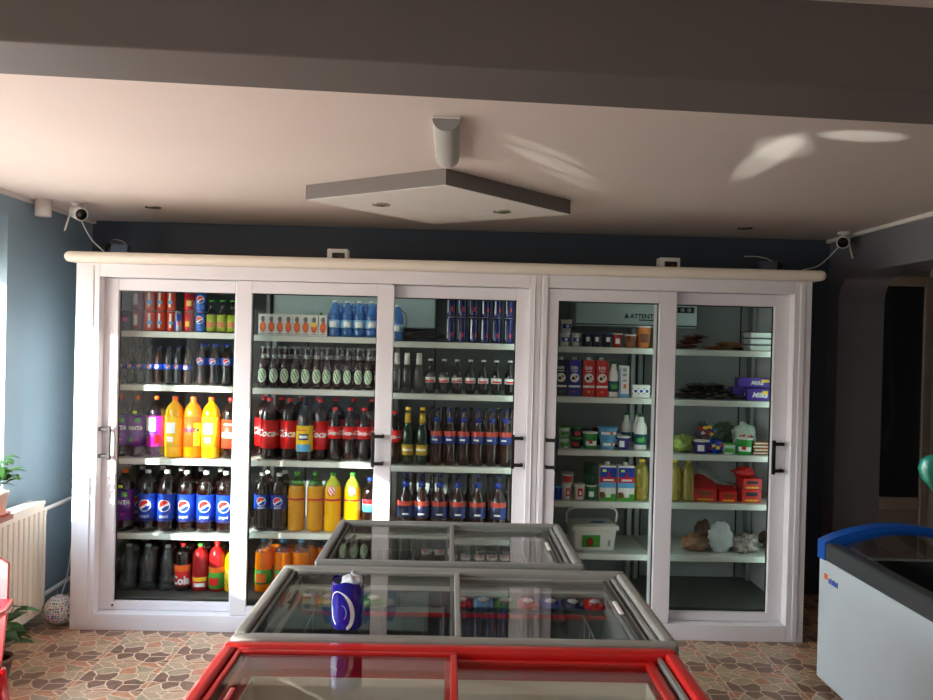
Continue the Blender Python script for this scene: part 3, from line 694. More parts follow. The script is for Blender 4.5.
# red boxes on the fourth shelf
rb = mat('red display box', (196, 30, 28), .4, var=.1, scale=20)
def redbox(lab, px, py, Y, z, w, d, h, cut=None, rz=0):
    p = at(px, py, Y); o = empty('display_box', lab, 'box', (p.x, Y, z), rz)
    b = MB()
    if cut: b.prism([(-d/2, 0), (d/2, 0), (d/2, h), (d/2-.02, h), (-d/2, cut)], 'x', -w/2, w/2, rb)
    else: b.box(-w/2, w/2, -d/2, d/2, 0, h, rb)
    b.build('body', o, .002)
    b = MB(); hh = cut or h
    for k in range(7): b.box(-w*.34+k*w*.1, -w*.34+k*w*.1+w*.065, -d/2-.0012, -d/2, hh*.10, hh*(.24+.03*(k % 2)), lbly)
    b.box(-w*.3, w*.3, -d/2-.0012, -d/2, hh*.5, hh*.8, lblk if not cut else lbln2); b.build('print', o)
    return o
redbox('red display box with low open front, fourth shelf, rightmost door', 702, 501, 4.75, G5[3], .13, .12, .14, .075)
redbox('red display box with black goods beside the stacked boxes, fourth shelf, rightmost door', 725, 502, 4.74, G5[3], .10, .11, .10, .06)
redbox('red box, lower of the stacked pair, fourth shelf, rightmost door', 748, 503, 4.74, G5[3], .11, .11, .075)
redbox('red box, upper of the stacked pair, fourth shelf, rightmost door', 748, 503, 4.745, G5[3]+.0755, .11, .11, .06, rz=.05)
bagitem('snack_bag', 'crumpled red bag on top of the stacked red boxes, rightmost door', 743, 503, 4.76, G5[3]+.136, .06, .045, .03, rb, 31, .3)
# clear film draped over the red boxes
b = MB(); vs = []; n1, n2 = 16, 8
P0, P1 = at(696, 472, 4.66), at(735, 496, 4.655)
for i in range(n1+1):
    for j in range(n2+1):
        u = i/n1; v = j/n2
        q = P0.lerp(P1, u); zz = q.z + .02*noise.noise(Vector((u*5, v*4, 1))) - .0*v
        vs.append((q.x + .03*v, q.y + v*.10*(1-.2*u), max(zz+.05*v*(1-u)+.012, G5[3]+.104)))
b.add(vs, [(i*(n2+1)+j, (i+1)*(n2+1)+j, (i+1)*(n2+1)+j+1, i*(n2+1)+j+1) for i in range(n1) for j in range(n2)], filmclear, True)
o = b.build('plastic_film'); sol = o.modifiers.new('solid', 'SOLIDIFY'); sol.thickness = .001
tag(o, 'clear plastic film slanting over the red boxes, fourth shelf, rightmost door', 'film')
# bottom shelf bags
br1 = mat('bread bag', (140, 96, 66), .4, var=.35, scale=22, coat=.3)
br2 = mat('dark bread bag', (84, 50, 36), .4, var=.5, scale=26, coat=.4)
bagitem('bread_bag', 'brown bread bag beside the white bag, bottom shelf, rightmost door', 695, 552, 4.76, G5[4], .075, .06, .05, br1, 41, .35)
bagitem('bread_bag', 'small dark bag behind the brown bread bag, bottom shelf, rightmost door', 702, 549, 4.93, G5[4], .05, .05, .075, br2, 43, .18)
bagitem('carrier_bag', 'knotted white plastic bag, bottom shelf, rightmost door', 719, 554, 4.75, G5[4], .072, .06, .085, bagwhite, 47, .28, freq=1.8)
bagitem('bread_bag', 'crumpled clear bag of dark bread, bottom shelf, rightmost door', 745, 554, 4.75, G5[4], .072, .055, .052, mat('crinkled bag', (150, 138, 132), .3, var=.6, scale=30, coat=.5), 53, .55)
bagitem('bread_bag', 'dark brown bag at the end, bottom shelf, rightmost door', 766, 554, 4.88, G5[4], .045, .05, .045, br2, 57, .35)

settle()
# ------------------------------------------------------------------ the two display coolers
YC = 4.42     # frame front
def cooler(label, x0, x1, o0, o1, bays, doors, leds, unit, seams, backm):
    root = empty('display_cooler', label, 'cooler', ((x0+x1)/2, 4.8, 0))
    def part(mb, name, parent=root, bevel=0, segs=2):
        o = mb.build(name, parent, bevel, segs); o.matrix_parent_inverse = Matrix.Identity(4)
        if parent is root: o.location = (-(x0+x1)/2, -4.8, 0)
        return o
    b = MB()
    b.box(x0, o0, YC, 4.57, 0, 1.955, white); b.box(o1, x1, YC, 4.57, 0, 1.955, white)
    b.box(o0, o1, YC, 4.57, 1.885, 1.955, white); b.box(o0, o1, YC, 4.57, 0, .088, white)
    b.box(x0+.035, o0-.03, YC-.006, YC, .02, 1.94, white); b.box(o1+.03, x1-.035, YC-.006, YC, .02, 1.94, white)
    part(b, 'frame', bevel=.004)
    b = MB(); b.box(x0, x0+.03, 4.57, 5.24, 0, 1.955, white); b.box(x1-.03, x1, 4.57, 5.24, 0, 1.955, white); part(b, 'side_panel')
    b = MB(); b.box(x0+.03, x1-.03, 5.2, 5.24, 0, 1.955, backm)
    for sx in seams: b.box(sx-.004, sx+.004, 5.196, 5.2, .1, 1.9, seamm)
    part(b, 'back_panel')
    b = MB(); b.box(x0+.03, x1-.03, 4.57, 5.2, 1.925, 1.955, backm); part(b, 'top_panel')
    b = MB(); b.box(x0+.03, x1-.03, 4.57, 5.2, 0, .134, mat('cooler floor grey', (84, 84, 80), .5, var=.05, scale=5)); part(b, 'floor_panel', bevel=.003)
    for (a, c, zs) in bays:
        for z in [q for q in zs if q > .2]:
            s_ = MB(); s_.box(a, c, 4.645, 5.12, z-.034, z, shelfm); s_.box(a, c, 4.64, 4.645, z-.033, z-.001, mat('price rail', (214, 218, 208), .35)); part(s_, 'shelf', bevel=.002)
    u = MB()
    for (a, c, zs) in bays:
        for xx in (a+.02, c-.02): u.box(xx-.012, xx+.012, 5.12, 5.2, .134, 1.9, alum)
    part(u, 'shelf_upright')
    for i, (a, c, ga, gc, front, hx, side) in enumerate(doors):
        y0 = 4.428 if front else 4.485; y1 = y0+.045
        d = MB(); zt, zb = 1.882, .09
        gt, gb = 1.818, .137
        d.box(a, ga, y0, y1, zb, zt, white); d.box(gc, c, y0, y1, zb, zt, white)
        d.box(ga, gc, y0, y1, gt, zt, white); d.box(ga, gc, y0, y1, zb, gb, white)
        do = part(d, 'door', bevel=.003)
        g = MB(); g.box(ga-.004, gc+.004, y0+.018, y0+.024, gb-.004, gt+.004, paneg); g.build('glass_pane', do)
        k = MB()
        for (q0, q1, q2, q3) in ((ga, ga+.006, gb, gt), (gc-.006, gc, gb, gt), (ga, gc, gb, gb+.006), (ga, gc, gt-.006, gt)): k.box(q0, q1, y0+.024, y0+.03, q2, q3, seamm)
        k.build('gasket', do)
        h = MB(); h.box(hx-.009, hx+.009, y0-.045, y0-.027, .905, 1.09, black)
        for zz in (.925, 1.07): h.box(min(hx, hx+side*.05), max(hx, hx+side*.05), y0-.043, y0-.029, zz-.009, zz+.009, black); h.box(hx+side*.05-.007, hx+side*.05+.007, y0-.043, y0, zz-.009, zz+.009, black)
        h.build('handle', do, .003)
        if i == 0 and x0 < -1:
            l = MB(); l.lathe([(.006, 0), (.006, .004), (.003, .012), (0, .012)], black, 10, Matrix.Translation((-1.80, y0, .115)) @ Matrix.Rotation(PI/2, 4, 'X')); l.build('door_lock', do)
    for (lx, m) in leds:
        l = MB(); l.box(lx-.009, lx+.009, 4.585, 4.6, .2, 1.86, m); part(l, 'light_strip')
    unit(part)
    return root
led = mat('cold light strip', (222, 248, 242), emit=3.4)
ledw = mat('dim cold light strip', (205, 245, 240), emit=1.2)
def unitL(part):
    b = MB(); b.box(-1.04, -.1, 4.572, 4.585, 1.884, 1.904, led); part(b, 'light_strip')  # hidden strip, added to brighten the back of the cooler
    b = MB(); b.box(-1.06, -.10, 4.93, 5.19, 1.66, 1.91, mat('cooling unit shell', (206, 220, 216), .4, var=.03)); u = part(b, 'cooling_unit', bevel=.006)
    p = MB(); p.box(-.96, -.86, 4.926, 4.93, 1.70, 1.715, greyp)
    p.prism([(-.80, 1.705), (-.755, 1.705), (-.78, 1.745)], 'y', 4.926, 4.93, lblg); p.box(-.74, -.70, 4.926, 4.93, 1.705, 1.74, mat('print lilac', (150, 160, 200), .5)); p.build('warning_sign', u)
def unitR(part):
    b = MB(); b.box(1.142, 1.150, 4.575, 4.60, .14, 1.9, mat('pale edge strip', (225, 240, 236), .4)); part(b, 'edge_strip')
    b = MB(); b.box(.74, 1.47, 4.93, 5.19, 1.70, 1.91, mat('cooling unit shell', (206, 220, 216), .4)); u = part(b, 'cooling_unit', bevel=.006)
    p = MB(); q, f = letters('ATTENTION', .026, 0, .03); flat(p, q, f, 4.927, 1.17, 1.765, seamm)
    p.prism([(1.03, 1.752), (1.06, 1.752), (1.045, 1.783)], 'y', 4.926, 4.93, seamm); p.box(1.12, 1.22, 4.927, 4.93, 1.738, 1.745, seamm); p.build('warning_sign', u)
    v = MB(); v.box(1.28, 1.45, 4.926, 4.93, 1.79, 1.825, seamm)
    for k in range(4): v.lathe([(.013, 0), (.013, .004), (.006, .006), (0, .006)], greyp, 12, Matrix.Translation((1.30+k*.04, 4.927, 1.807)) @ Matrix.Rotation(PI/2, 4, 'X'))
    v.build('air_vent', u)
    w = MB(); w.box(.74, 1.47, 4.925, 4.93, 1.708, 1.714, seamm); w.build('drip_edge', u)
cooler('wide white three-door display cooler full of drinks, left of the two', -2.0, .474, -1.875, .415,
       [(-1.96, -1.118, Z1), (-1.112, -.362, Z2), (-.356, .44, Z3)],
       [(-1.875, -1.10, -1.80, -1.175, False, -1.822, -1), (-1.155, -.312, -1.07, -.402, True, -.405, 1), (-.375, .415, -.322, .35, False, .345, 1)],
       [(-1.125, ledw), (.385, led)], unitL, [-1.6, -.9, -.1], mat('liner shaded grey', (112, 120, 118), .5, var=.04, scale=4))  # light liner darkened so its colour holds the shade between bottles
cooler('narrower white two-door display cooler with dairy, right of the two', .476, 1.94, .515, 1.845,
       [(.50, 1.155, Z4), (1.161, 1.91, Z5)],
       [(.515, 1.21, .572, 1.117, True, .572, -1), (1.11, 1.845, 1.215, 1.765, False, 1.765, 1)],
       [(1.176, led), (1.832, led)], unitR, [1.126, 1.22, 1.83], linerm)
# cornice board over both coolers
b = MB(); n = 10; prof = [(4.34+.0275-.0275*math.sin(PI*i/n), 1.983-.0275*math.cos(PI*i/n)) for i in range(n+1)]
b.prism([(5.26, 1.9555)] + [(y, z) for y, z in prof] + [(5.26, 2.0105)], 'x', -2.012, 1.960, offw)
for xx, sg in ((-2.012, -1), (1.960, 1)):
    b.prism([(xx, 1.9555)] + [(xx+sg*.0275*math.sin(PI*i/n), 1.983-.0275*math.cos(PI*i/n)) for i in range(1, n)] + [(xx, 2.0105)], 'y', 4.368, 5.26, offw)
    b.ball((xx, 4.368, 1.983), .0275, .0275, .0275, offw)
o = b.build('cornice_board'); tag(o, 'long rounded cream cornice board lying across the top of both coolers', 'cornice')

# ------------------------------------------------------------------ room shell
wallm = mat('blue grey paint', (134, 158, 170), .38, var=.04, scale=2, bump=.04)
wallr = mat('grey paint', (120, 121, 128), .3, var=.04, scale=2, bump=.04)
ceilm = mat('ceiling paint', (220, 208, 200), .75, var=.025, scale=1.2, bump=.05)
beamm = mat('beam grey paint', (98, 91, 87), .6, var=.04, scale=3)
soffm = mat('panel grey paint', (118, 112, 108), .6, var=.03, scale=3)
whitew = mat('white paint', (226, 222, 216), .5, var=.02)

def floor_mat():
    m = bpy.data.materials.new('crazy paving tile'); m.use_nodes = True; nt = m.node_tree; N = nt.nodes; L = nt.links; p = N['Principled BSDF']
    tc = N.new('ShaderNodeTexCoord'); mp = N.new('ShaderNodeMapping'); L.new(tc.outputs['Object'], mp.inputs[0])
    mp.inputs['Scale'].default_value = (1/.333, 1/.333, 0)
    fr = N.new('ShaderNodeVectorMath'); fr.operation = 'FRACTION'; L.new(mp.outputs[0], fr.inputs[0])
    ns = N.new('ShaderNodeTexNoise'); ns.inputs['Scale'].default_value = 5; ns.inputs['Detail'].default_value = 2
    ad = N.new('ShaderNodeMixRGB'); ad.blend_type = 'ADD'; ad.inputs[0].default_value = .12; L.new(fr.outputs[0], ad.inputs[1]); L.new(fr.outputs[0], ns.inputs['Vector']); L.new(ns.outputs['Color'], ad.inputs[2])
    def vor(feat):
        v = N.new('ShaderNodeTexVoronoi'); v.voronoi_dimensions = '2D'; v.feature = feat; v.inputs['Scale'].default_value = 4.3; v.inputs['Randomness'].default_value = .95; L.new(ad.outputs[0], v.inputs['Vector']); return v
    v1 = vor('F1'); v2 = vor('DISTANCE_TO_EDGE')
    sp = N.new('ShaderNodeSeparateColor'); L.new(v1.outputs['Color'], sp.inputs[0])
    cr = N.new('ShaderNodeValToRGB'); cr.color_ramp.interpolation = 'CONSTANT'
    cols = [(0, (172, 118, 90)), (.2, (184, 148, 116)), (.36, (166, 146, 118)), (.52, (128, 96, 78)), (.66, (188, 130, 98)), (.82, (180, 154, 124))]
    e = cr.color_ramp.elements; e[0].position = 0; e[0].color = lin(cols[0][1]); e[1].position = cols[1][0]; e[1].color = lin(cols[1][1])
    for q, c in cols[2:]: x = e.new(q); x.color = lin(c)
    L.new(sp.outputs[0], cr.inputs[0])
    n2 = N.new('ShaderNodeTexNoise'); n2.inputs['Scale'].default_value = 30; n2.inputs['Detail'].default_value = 6; L.new(tc.outputs['Object'], n2.inputs['Vector'])
    ov = N.new('ShaderNodeMixRGB'); ov.blend_type = 'OVERLAY'; ov.inputs[0].default_value = .5; L.new(cr.outputs[0], ov.inputs[1]); L.new(n2.outputs['Fac'], ov.inputs[2])
    # grout: voronoi edges and tile seams
    g = N.new('ShaderNodeMapRange'); g.inputs['From Min'].default_value = .035; g.inputs['From Max'].default_value = .055; L.new(v2.outputs['Distance'], g.inputs['Value'])
    sx = N.new('ShaderNodeSeparateXYZ'); L.new(fr.outputs[0], sx.inputs[0])
    def seam(out):
        a = N.new('ShaderNodeMath'); a.operation = 'PINGPONG'; a.inputs[1].default_value = .5; L.new(out, a.inputs[0])
        c = N.new('ShaderNodeMath'); c.operation = 'GREATER_THAN'; c.inputs[1].default_value = .008; L.new(a.outputs[0], c.inputs[0]); return c
    m1 = N.new('ShaderNodeMath'); m1.operation = 'MULTIPLY'; L.new(seam(sx.outputs[0]).outputs[0], m1.inputs[0]); L.new(seam(sx.outputs[1]).outputs[0], m1.inputs[1])
    m2 = N.new('ShaderNodeMath'); m2.operation = 'MULTIPLY'; L.new(m1.outputs[0], m2.inputs[0]); L.new(g.outputs[0], m2.inputs[1])
    mx = N.new('ShaderNodeMixRGB'); mx.inputs[1].default_value = lin((216, 188, 158)); L.new(m2.outputs[0], mx.inputs[0]); L.new(ov.outputs[0], mx.inputs[2])
    L.new(mx.outputs[0], p.inputs['Base Color']); p.inputs['Roughness'].default_value = .3
    return m
floorm = floor_mat()
b = MB(); b.box(-2.55, 4.8, -2.4, 6.4, -.1, 0, floorm); struct(b.build('floor'))
b = MB(); b.box(-2.55, 4.8, 1.84, 6.4, 2.3, 2.42, ceilm); b.box(-2.55, 4.8, -2.55, 1.84, 2.345, 2.42, ceilm); struct(b.build('ceiling'))
b = MB(); b.box(-2.55, 2.43, 5.3, 5.45, 0, 2.36, mat('dark blue grey paint', (66, 76, 88), .4, var=.04, scale=2)); struct(b.build('wall_back'))
b = MB(); b.box(-2.55, 2.72, -2.55, -2.4, 0, 2.36, mat('pale bounce wall paint', (214, 222, 230), .5, var=.03)); struct(b.build('wall_front'))  # unseen wall, made pale to bounce light onto the cooler fronts
# left wall with two window openings and an unseen third added for fill light
WA, WB, W_FILL, WZ0, WZ1 = (1.95, 4.30), (.66, 1.80), (-2.2, -.5), .70, 2.19
b = MB(); X0, X1 = -2.55, -2.3
b.box(X0, X1, -2.4, W_FILL[0], 0, 2.36, wallm); b.box(X0, X1, W_FILL[1], WB[0], 0, 2.36, wallm); b.box(X0, X1, WB[1], WA[0], 0, 2.36, wallm); b.box(X0, X1, WA[1], 5.3, 0, 2.36, wallm)
for w in (WA, WB, W_FILL): b.box(X0, X1, w[0], w[1], 0, WZ0, wallm); b.box(X0, X1, w[0], w[1], WZ1, 2.36, wallm)
struct(b.build('wall_left'))
for i, (w, muls) in enumerate(((WA, (3.1,)), (WB, ()), (W_FILL, (-1.35,)))):  # the last window is unseen, added to brighten the room
    f = MB(); t = .05; xa, xb = -2.53, -2.48; zt = 1.98
    f.box(xa, xb, w[0], w[0]+t, WZ0, WZ1, whitep); f.box(xa, xb, w[1]-t, w[1], WZ0, WZ1, whitep); f.box(xa, xb, w[0]+t, w[1]-t, WZ0, WZ0+t, whitep)
    f.box(xa, xb+.06, w[0]+t, w[1]-t, zt-.05, WZ1, whitep)
    for q in muls: f.box(xa, xb, q-.035, q+.035, WZ0+t, zt, whitep)
    wo = struct(f.build(f'window_{i+1}', None, .004))
    g = MB(); g.box(-2.508, -2.502, w[0]+t, w[1]-t, WZ0+t, zt-.05, winglass); g.build('glass_pane', wo)
    s_ = MB(); s_.box(-2.48, -2.1, w[0], w[1]-.27, WZ0-.025, WZ0+.001, mat('sill tile', (170, 104, 90), .4, var=.1, scale=10)); s_.build('window_sill', wo, .004)
# right wall with arched opening
ol = [(-2.4, 0), (2.2, 0), (2.2, 2.06)]
for i in range(9): t = i/8*PI/2; ol.append((5.152-.17+.17*math.sin(t), 2.06-.17+.17*math.cos(t)))
ol += [(5.152, 0), (5.45, 0), (5.45, 2.36), (-2.4, 2.36)]
b = MB(); b.prism(ol, 'x', 2.43, 2.72, wallr); struct(b.build('wall_right'))
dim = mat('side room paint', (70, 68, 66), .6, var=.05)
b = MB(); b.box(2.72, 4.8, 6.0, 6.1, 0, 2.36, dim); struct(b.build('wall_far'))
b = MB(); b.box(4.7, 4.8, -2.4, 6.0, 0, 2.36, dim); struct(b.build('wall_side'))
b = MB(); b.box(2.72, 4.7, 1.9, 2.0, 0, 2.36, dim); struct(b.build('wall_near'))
# door seen through the arch
dfm = mat('brown door frame', (92, 80, 68), .4, var=.1, scale=8); dgl = mat('dark door glass', (12, 13, 15), .12)
b = MB(); b.box(3.02, 3.10, 5.94, 6.0, 0, 2.14, dfm); b.box(3.44, 3.50, 5.94, 6.0, 0, 2.14, dfm); b.box(3.10, 3.44, 5.94, 6.0, 2.07, 2.14, dfm)
b.box(3.10, 3.44, 5.95, 6.0, .44, .53, dfm); b.box(3.10, 3.44, 5.95, 6.0, 0, .10, dfm)
do = struct(b.build('door_1', None, .004))
b = MB(); b.box(3.10, 3.44, 5.965, 5.975, .53, 2.07, dgl); b.build('glass_pane', do)
b = MB(); b.box(3.10, 3.44, 5.965, 5.985, .10, .44, mat('door panel', (80, 70, 60), .5)); b.build('lower_panel', do)
b = MB(); b.box(3.50, 4.7, 5.955, 6.0, 0, 2.3, mat('pale wall covering', (132, 132, 122), .6, var=.05)); struct(b.build('trim_1'))
b = MB(); b.box(-2.3, -2.278, 2.1, 5.3, 2.278, 2.3, whitew); struct(b.build('trim_2'))
b = MB(); b.box(2.408, 2.43, 2.2, 5.3, 2.278, 2.3, whitew); struct(b.build('trim_3'))
b = MB(); b.prism([(-2.3, 1.736-2.3*.0722), (2.43, 1.736+2.43*.0722), (2.43, 1.971+2.43*.0843), (-2.3, 1.971-2.3*.0843)], 'z', 2.16, 2.36, beamm); struct(b.build('beam', None, .004))
# dropped square ceiling panel
b = MB(); cs = [(-.04, 3.42), (.575, 4.10), (-.115, 4.56), (-.70, 3.885)]
b.prism(cs, 'z', 2.232, 2.3, soffm); b.prism([(x*.999-.0001, y) for x, y in cs], 'z', 2.23, 2.232, whitew); struct(b.build('ceiling_panel'))

# ------------------------------------------------------------------ lamps and fittings
def downlight(label, x, y, z):
    o = empty('downlight', label, 'downlight', (x, y, z), 0, 'recessed spotlights')
    b = MB(); b.lathe([(.028, -.001), (.045, -.001), (.043, -.006), (.034, -.008), (.028, -.003)], chrome, 24, close=False); b.build('ring', o)
    b = MB(); b.lathe([(.0, -.002), (.028, -.002), (.024, -.006), (.0, -.007)], mat('lamp glass', (60, 56, 48), .15, coat=.5), 18, close=False); b.build('lens', o)
downlight('brass spotlight in dropped panel, the one nearer the left cooler door', *at(381, 204, 3.94).xy, 2.23)
downlight('brass spotlight in dropped panel, right of the pair', *at(502, 211, 4.05).xy, 2.23)
downlight('small spotlight in the ceiling near the left camera', *at(153, 205, 4.67).xy, 2.3)
downlight('small spotlight in the ceiling near the right camera', *at(745, 226, 4.85).xy, 2.3)
# batten lamp
o = empty('batten_lamp', 'wedge-shaped white batten lamp on the ceiling in front of the dropped panel', 'lamp', (-.033, 2.92, 2.3))
b = MB(); b.box(-.045, .045, -.29, .29, -.008, 0, whitep); b.build('base', o, .003)
b = MB(); n = 12; out = [(.042*math.cos(PI+PI*i/n), -.008+.036*math.sin(PI+PI*i/n)) for i in range(n+1)]
b.prism(out, 'y', -.275, .28, mat('lamp diffuser', (205, 205, 200), .3, transl=.2)); b.build('diffuser', o)
b = MB(); b.prism([(x*1.08, -.008+(z+.008)*1.06) for x, z in out], 'y', -.285, -.275, greyp); b.build('end_cap', o)
b = MB(); b.prism([(x*1.08, -.008+(z+.008)*1.06) for x, z in out], 'y', .28, .29, whitep); b.build('end_cap', o)
# security cameras
def seccam(label, x, y, rz, wire):
    o = empty('security_camera', label, 'camera', (x, y, 2.3), rz)
    b = MB(); b.lathe([(.034, 0), (.034, -.012), (.014, -.016), (.012, -.04), (0, -.04)], whitep, 18); b.build('mount', o)
    M1 = Matrix.Translation((0, -.01, -.055)) @ Matrix.Rotation(math.radians(105), 4, 'X')
    b = MB(); b.lathe([(.0, -.05), (.028, -.048), (.036, -.03), (.037, .06), (.034, .068), (.031, .066)], whitep, 20, M1, close=False); b.build('housing', o)
    b = MB(); b.lathe([(.031, .060), (.03, .062), (.013, .060), (.012, .068), (.0, .068)], black, 20, M1); b.build('lens', o)
    b = MB(); b.tube([(wire*.03, .03, -.07), (wire*.035, .035, -.10), (wire*.05, .035, -.155)], .005, whitep); b.build('antenna', o)
    return o
seccam('white security camera on the ceiling in the left corner', -2.085, 4.60, .75, -1)
seccam('white security camera on the ceiling in the dark right corner', 2.34, 4.92, -.5, 1)
cabw = mat('white cable', (215, 215, 208), .4)
def cable(label, pts, r=.004, m=cabw, name='cable'):
    b = MB()
    # smooth the polyline
    P = [Vector(p) for p in pts]; out = []
    for i in range(len(P)-1):
        p0, p1, p2, p3 = P[max(i-1, 0)], P[i], P[i+1], P[min(i+2, len(P)-1)]
        for k in range(8):
            t = k/8; out.append(.5*((2*p1)+(p2-p0)*t+(2*p0-5*p1+4*p2-p3)*t*t+(3*p1-p0-3*p2+p3)*t**3))
    out.append(P[-1]); b.tube(out, r, m, 6); o = b.build(name); return tag(o, label, 'cable')
cable('white cable from the left camera down to the cooler top', [at(79, 214, 4.63), at(84, 226, 4.7), at(92, 240, 4.75), at(104, 252, 4.8), (at(108, 255, 4.85).x, 4.85, 2.016)])
cable('white cable from the right camera down to the cooler top', [at(845, 240, 4.9), at(832, 254, 4.9), at(818, 266, 4.88), at(803, 270, 4.86), (at(786, 273, 4.84).x, 4.84, 2.0165)])
cable('thin wire running down the wall to the ball', [at(73, 505, 4.75), at(71, 550, 4.75), at(66, 580, 4.72), at(58, 602, 4.6), (-2.14, 4.58, .16)], .003)
# boxes on top of the cooler
def thermostat(label, px, py):
    p = at(px, py, 4.6); o = empty('thermostat_box', label, 'thermostat', (p.x, 4.62, 2.0106))
    b = MB(); b.box(-.058, .058, -.04, .04, 0, .072, whitep); b.build('case', o, .005)
    b = MB(); b.box(-.03, .04, -.0425, -.04, .016, .05, black); b.box(.005, .02, -.0435, -.0425, .022, .036, mat('red digits off', (120, 30, 20), .4)); b.build('display', o)
thermostat('cream thermostat box on the cornice above the second cooler door', 338, 256)
thermostat('cream thermostat box on the cornice above the fourth cooler door', 669, 266)
def junction(label, px, Y, sg):
    p = at(px, 250, Y); o = empty('power_adapter', label, 'adapter', (p.x, Y, 2.0106))
    b = MB(); b.box(-.05, .05, -.03, .03, .045, .105, mat('adapter blue grey', (96, 108, 130), .4)); b.build('case', o, .006)
    b = MB(); b.box(-.06, .04, -.04, .03, .036, .05, whitep); b.box(-.012, .012, -.015, .015, 0, .036, whitep); b.build('bracket', o, .003)
    b = MB(); b.lathe([(.028, -.012), (.03, 0), (.026, .012), (0, .012)], black, 16, Matrix.Translation((-.06*sg, -.01, .078)) @ Matrix.Rotation(PI/2, 4, 'X')); b.build('plug', o)
    b = MB(); b.tube([(.03, 0, .105), (.0, .02, .125), (-.05, .06, .14), (-.1, .12, .145)], .003, cabw, 6); b.build('lead', o)
junction('blue-grey power adapter on the cooler top in the left corner', 121, 4.95, 1)
junction('dark power adapter on the cooler top in the right corner', 768, 4.95, -1)
b = MB(); b.lathe([(.042, 0), (.042, -.085), (.038, -.09), (0, -.09)], whitep, 20)
o = b.build('round_sensor', None, loc=(-2.235, 4.53, 2.3)); tag(o, 'small white cylinder hanging from the ceiling beside the left wall', 'sensor')
cable('loop of thin cable lying on the cornice behind the middle door', [at(420, 266, 4.62)+Vector((0, 0, .0)), (at(428, 265, 4.6).x, 4.6, 2.02), (at(440, 265, 4.6).x, 4.62, 2.016), (at(452, 266, 4.7).x, 4.75, 1.960)], .003)

# ------------------------------------------------------------------ chest freezers with sliding glass lids
def freezer(label, x0, x1, y0, y1, h, framem, bodym, innerm, basket, rim=.032):
    cx, cy = (x0+x1)/2, (y0+y1)/2; o = empty('chest_freezer', label, 'freezer', (cx, cy, 0))
    w, d = (x1-x0)/2, (y1-y0)/2
    b = MB(); t = .06; zb = h-.05
    bx, by = w-.02, d-.02
    b.box(-bx, bx, -by, -by+t, .05, zb, bodym); b.box(-bx, bx, by-t, by, .05, zb, bodym); b.box(-bx, -bx+t, -by+t, by-t, .05, zb, bodym); b.box(bx-t, bx, -by+t, by-t, .05, zb, bodym); b.box(-bx+t, bx-t, -by+t, by-t, .05, .12, bodym)
    b.build('body', o, .008)
    b = MB(); q = t; e = .004
    b.box(-bx+q, bx-q, -by+q, -by+q+e, .12, zb, innerm); b.box(-bx+q, bx-q, by-q-e, by-q, .12, zb, innerm); b.box(-bx+q, -bx+q+e, -by+q, by-q, .12, zb, innerm); b.box(bx-q-e, bx-q, -by+q, by-q, .12, zb, innerm); b.box(-bx+q, bx-q, -by+q, by-q, .12, .126, innerm)
    b.build('liner', o)
    b = MB()
    for (a, c, e1, f1) in ((-w, w, -d, -d+rim), (-w, w, d-rim, d), (-w, -w+rim, -d+rim, d-rim), (w-rim, w, -d+rim, d-rim)): b.box(a, c, e1, f1, h-.06, h, framem)
    b.build('rim', o, .010, 3)
    for sx in (-1, 1):
        b = MB()
        for k, zz in ((0.004, -.012), (.022, -.022)): xx = sx*(w-rim-k-.006); b.box(xx-.004, xx+.004, -d+rim, d-rim, h-.05, h+zz, framem if k > .01 else alum)
        b.build('side_rail', o)
    for s_, zz in ((-1, h-.020), (1, h-.034)):
        a, c = (-w+rim+.004, .014) if s_ < 0 else (-.014, w-rim-.03)
        f = MB(); tt = .012; y_, Y_ = -d+rim+.004, d-rim-.004
        f.box(a, c, y_, y_+tt, zz, zz+.014, framem); f.box(a, c, Y_-tt, Y_, zz, zz+.014, framem); sm_ = framem if framem is fr_r else mat('dark lid edge', (58, 58, 56), .4); ma_, mc_ = (sm_, framem) if s_ < 0 else (framem, sm_)
        f.box(a, a+tt, y_+tt, Y_-tt, zz, zz+.014, ma_); f.box(c-tt-.004, c, y_+tt, Y_-tt, zz, zz+.014, mc_)
        lo = f.build('lid', o, .003)
        g = MB(); g.box(a+tt, c-tt, y_+tt, Y_-tt, zz+.005, zz+.009, lidg); g.build('glass_pane', lo)
        hh = MB(); hx = a+.05 if s_ < 0 else c-.02; hh.box(hx-.006, hx+.006, -.05, .05, zz+.014, zz+.021, sm_ if s_ < 0 else whitep); hh.build('handle', lo, .003)
    if basket:
        for k in range(basket):
            bx0 = -w+.12+k*(2*w-.24)/basket; bx1 = bx0+(2*w-.24)/basket-.03; m_ = MB(); zt = h-.09; zl = h-.33; ya, yb = -d+.10, d-.10
            def wire(p, q2, r=.0022): m_.tube([p, q2], r, alum, 5)
            for z in (zt, (zt+zl)/2, zl):
                for p, q2 in (((bx0, ya, z), (bx1, ya, z)), ((bx0, yb, z), (bx1, yb, z)), ((bx0, ya, z), (bx0, yb, z)), ((bx1, ya, z), (bx1, yb, z))): wire(p, q2, .003 if z == zt else .002)
            for i in range(7):
                x = bx0+(bx1-bx0)*i/6; wire((x, ya, zl), (x, ya, zt)); wire((x, yb, zl), (x, yb, zt)); wire((x, ya, zl), (x, yb, zl))
            for i in range(6):
                y = ya+(yb-ya)*i/5; wire((bx0, y, zl), (bx0, y, zt)); wire((bx1, y, zl), (bx1, y, zt)); wire((bx0, y, zl), (bx1, y, zl))
            m_.build('wire_basket', o)
    return o
fr_g = mat('grey frame plastic', (142, 142, 135), .35, var=.03)
fr_d = mat('darker grey frame plastic', (128, 130, 125), .35, var=.03)
fr_r = mat('red frame plastic', (190, 18, 16), .28, var=.04, coat=.3)
bdw = mat('freezer white enamel', (215, 218, 218), .35)
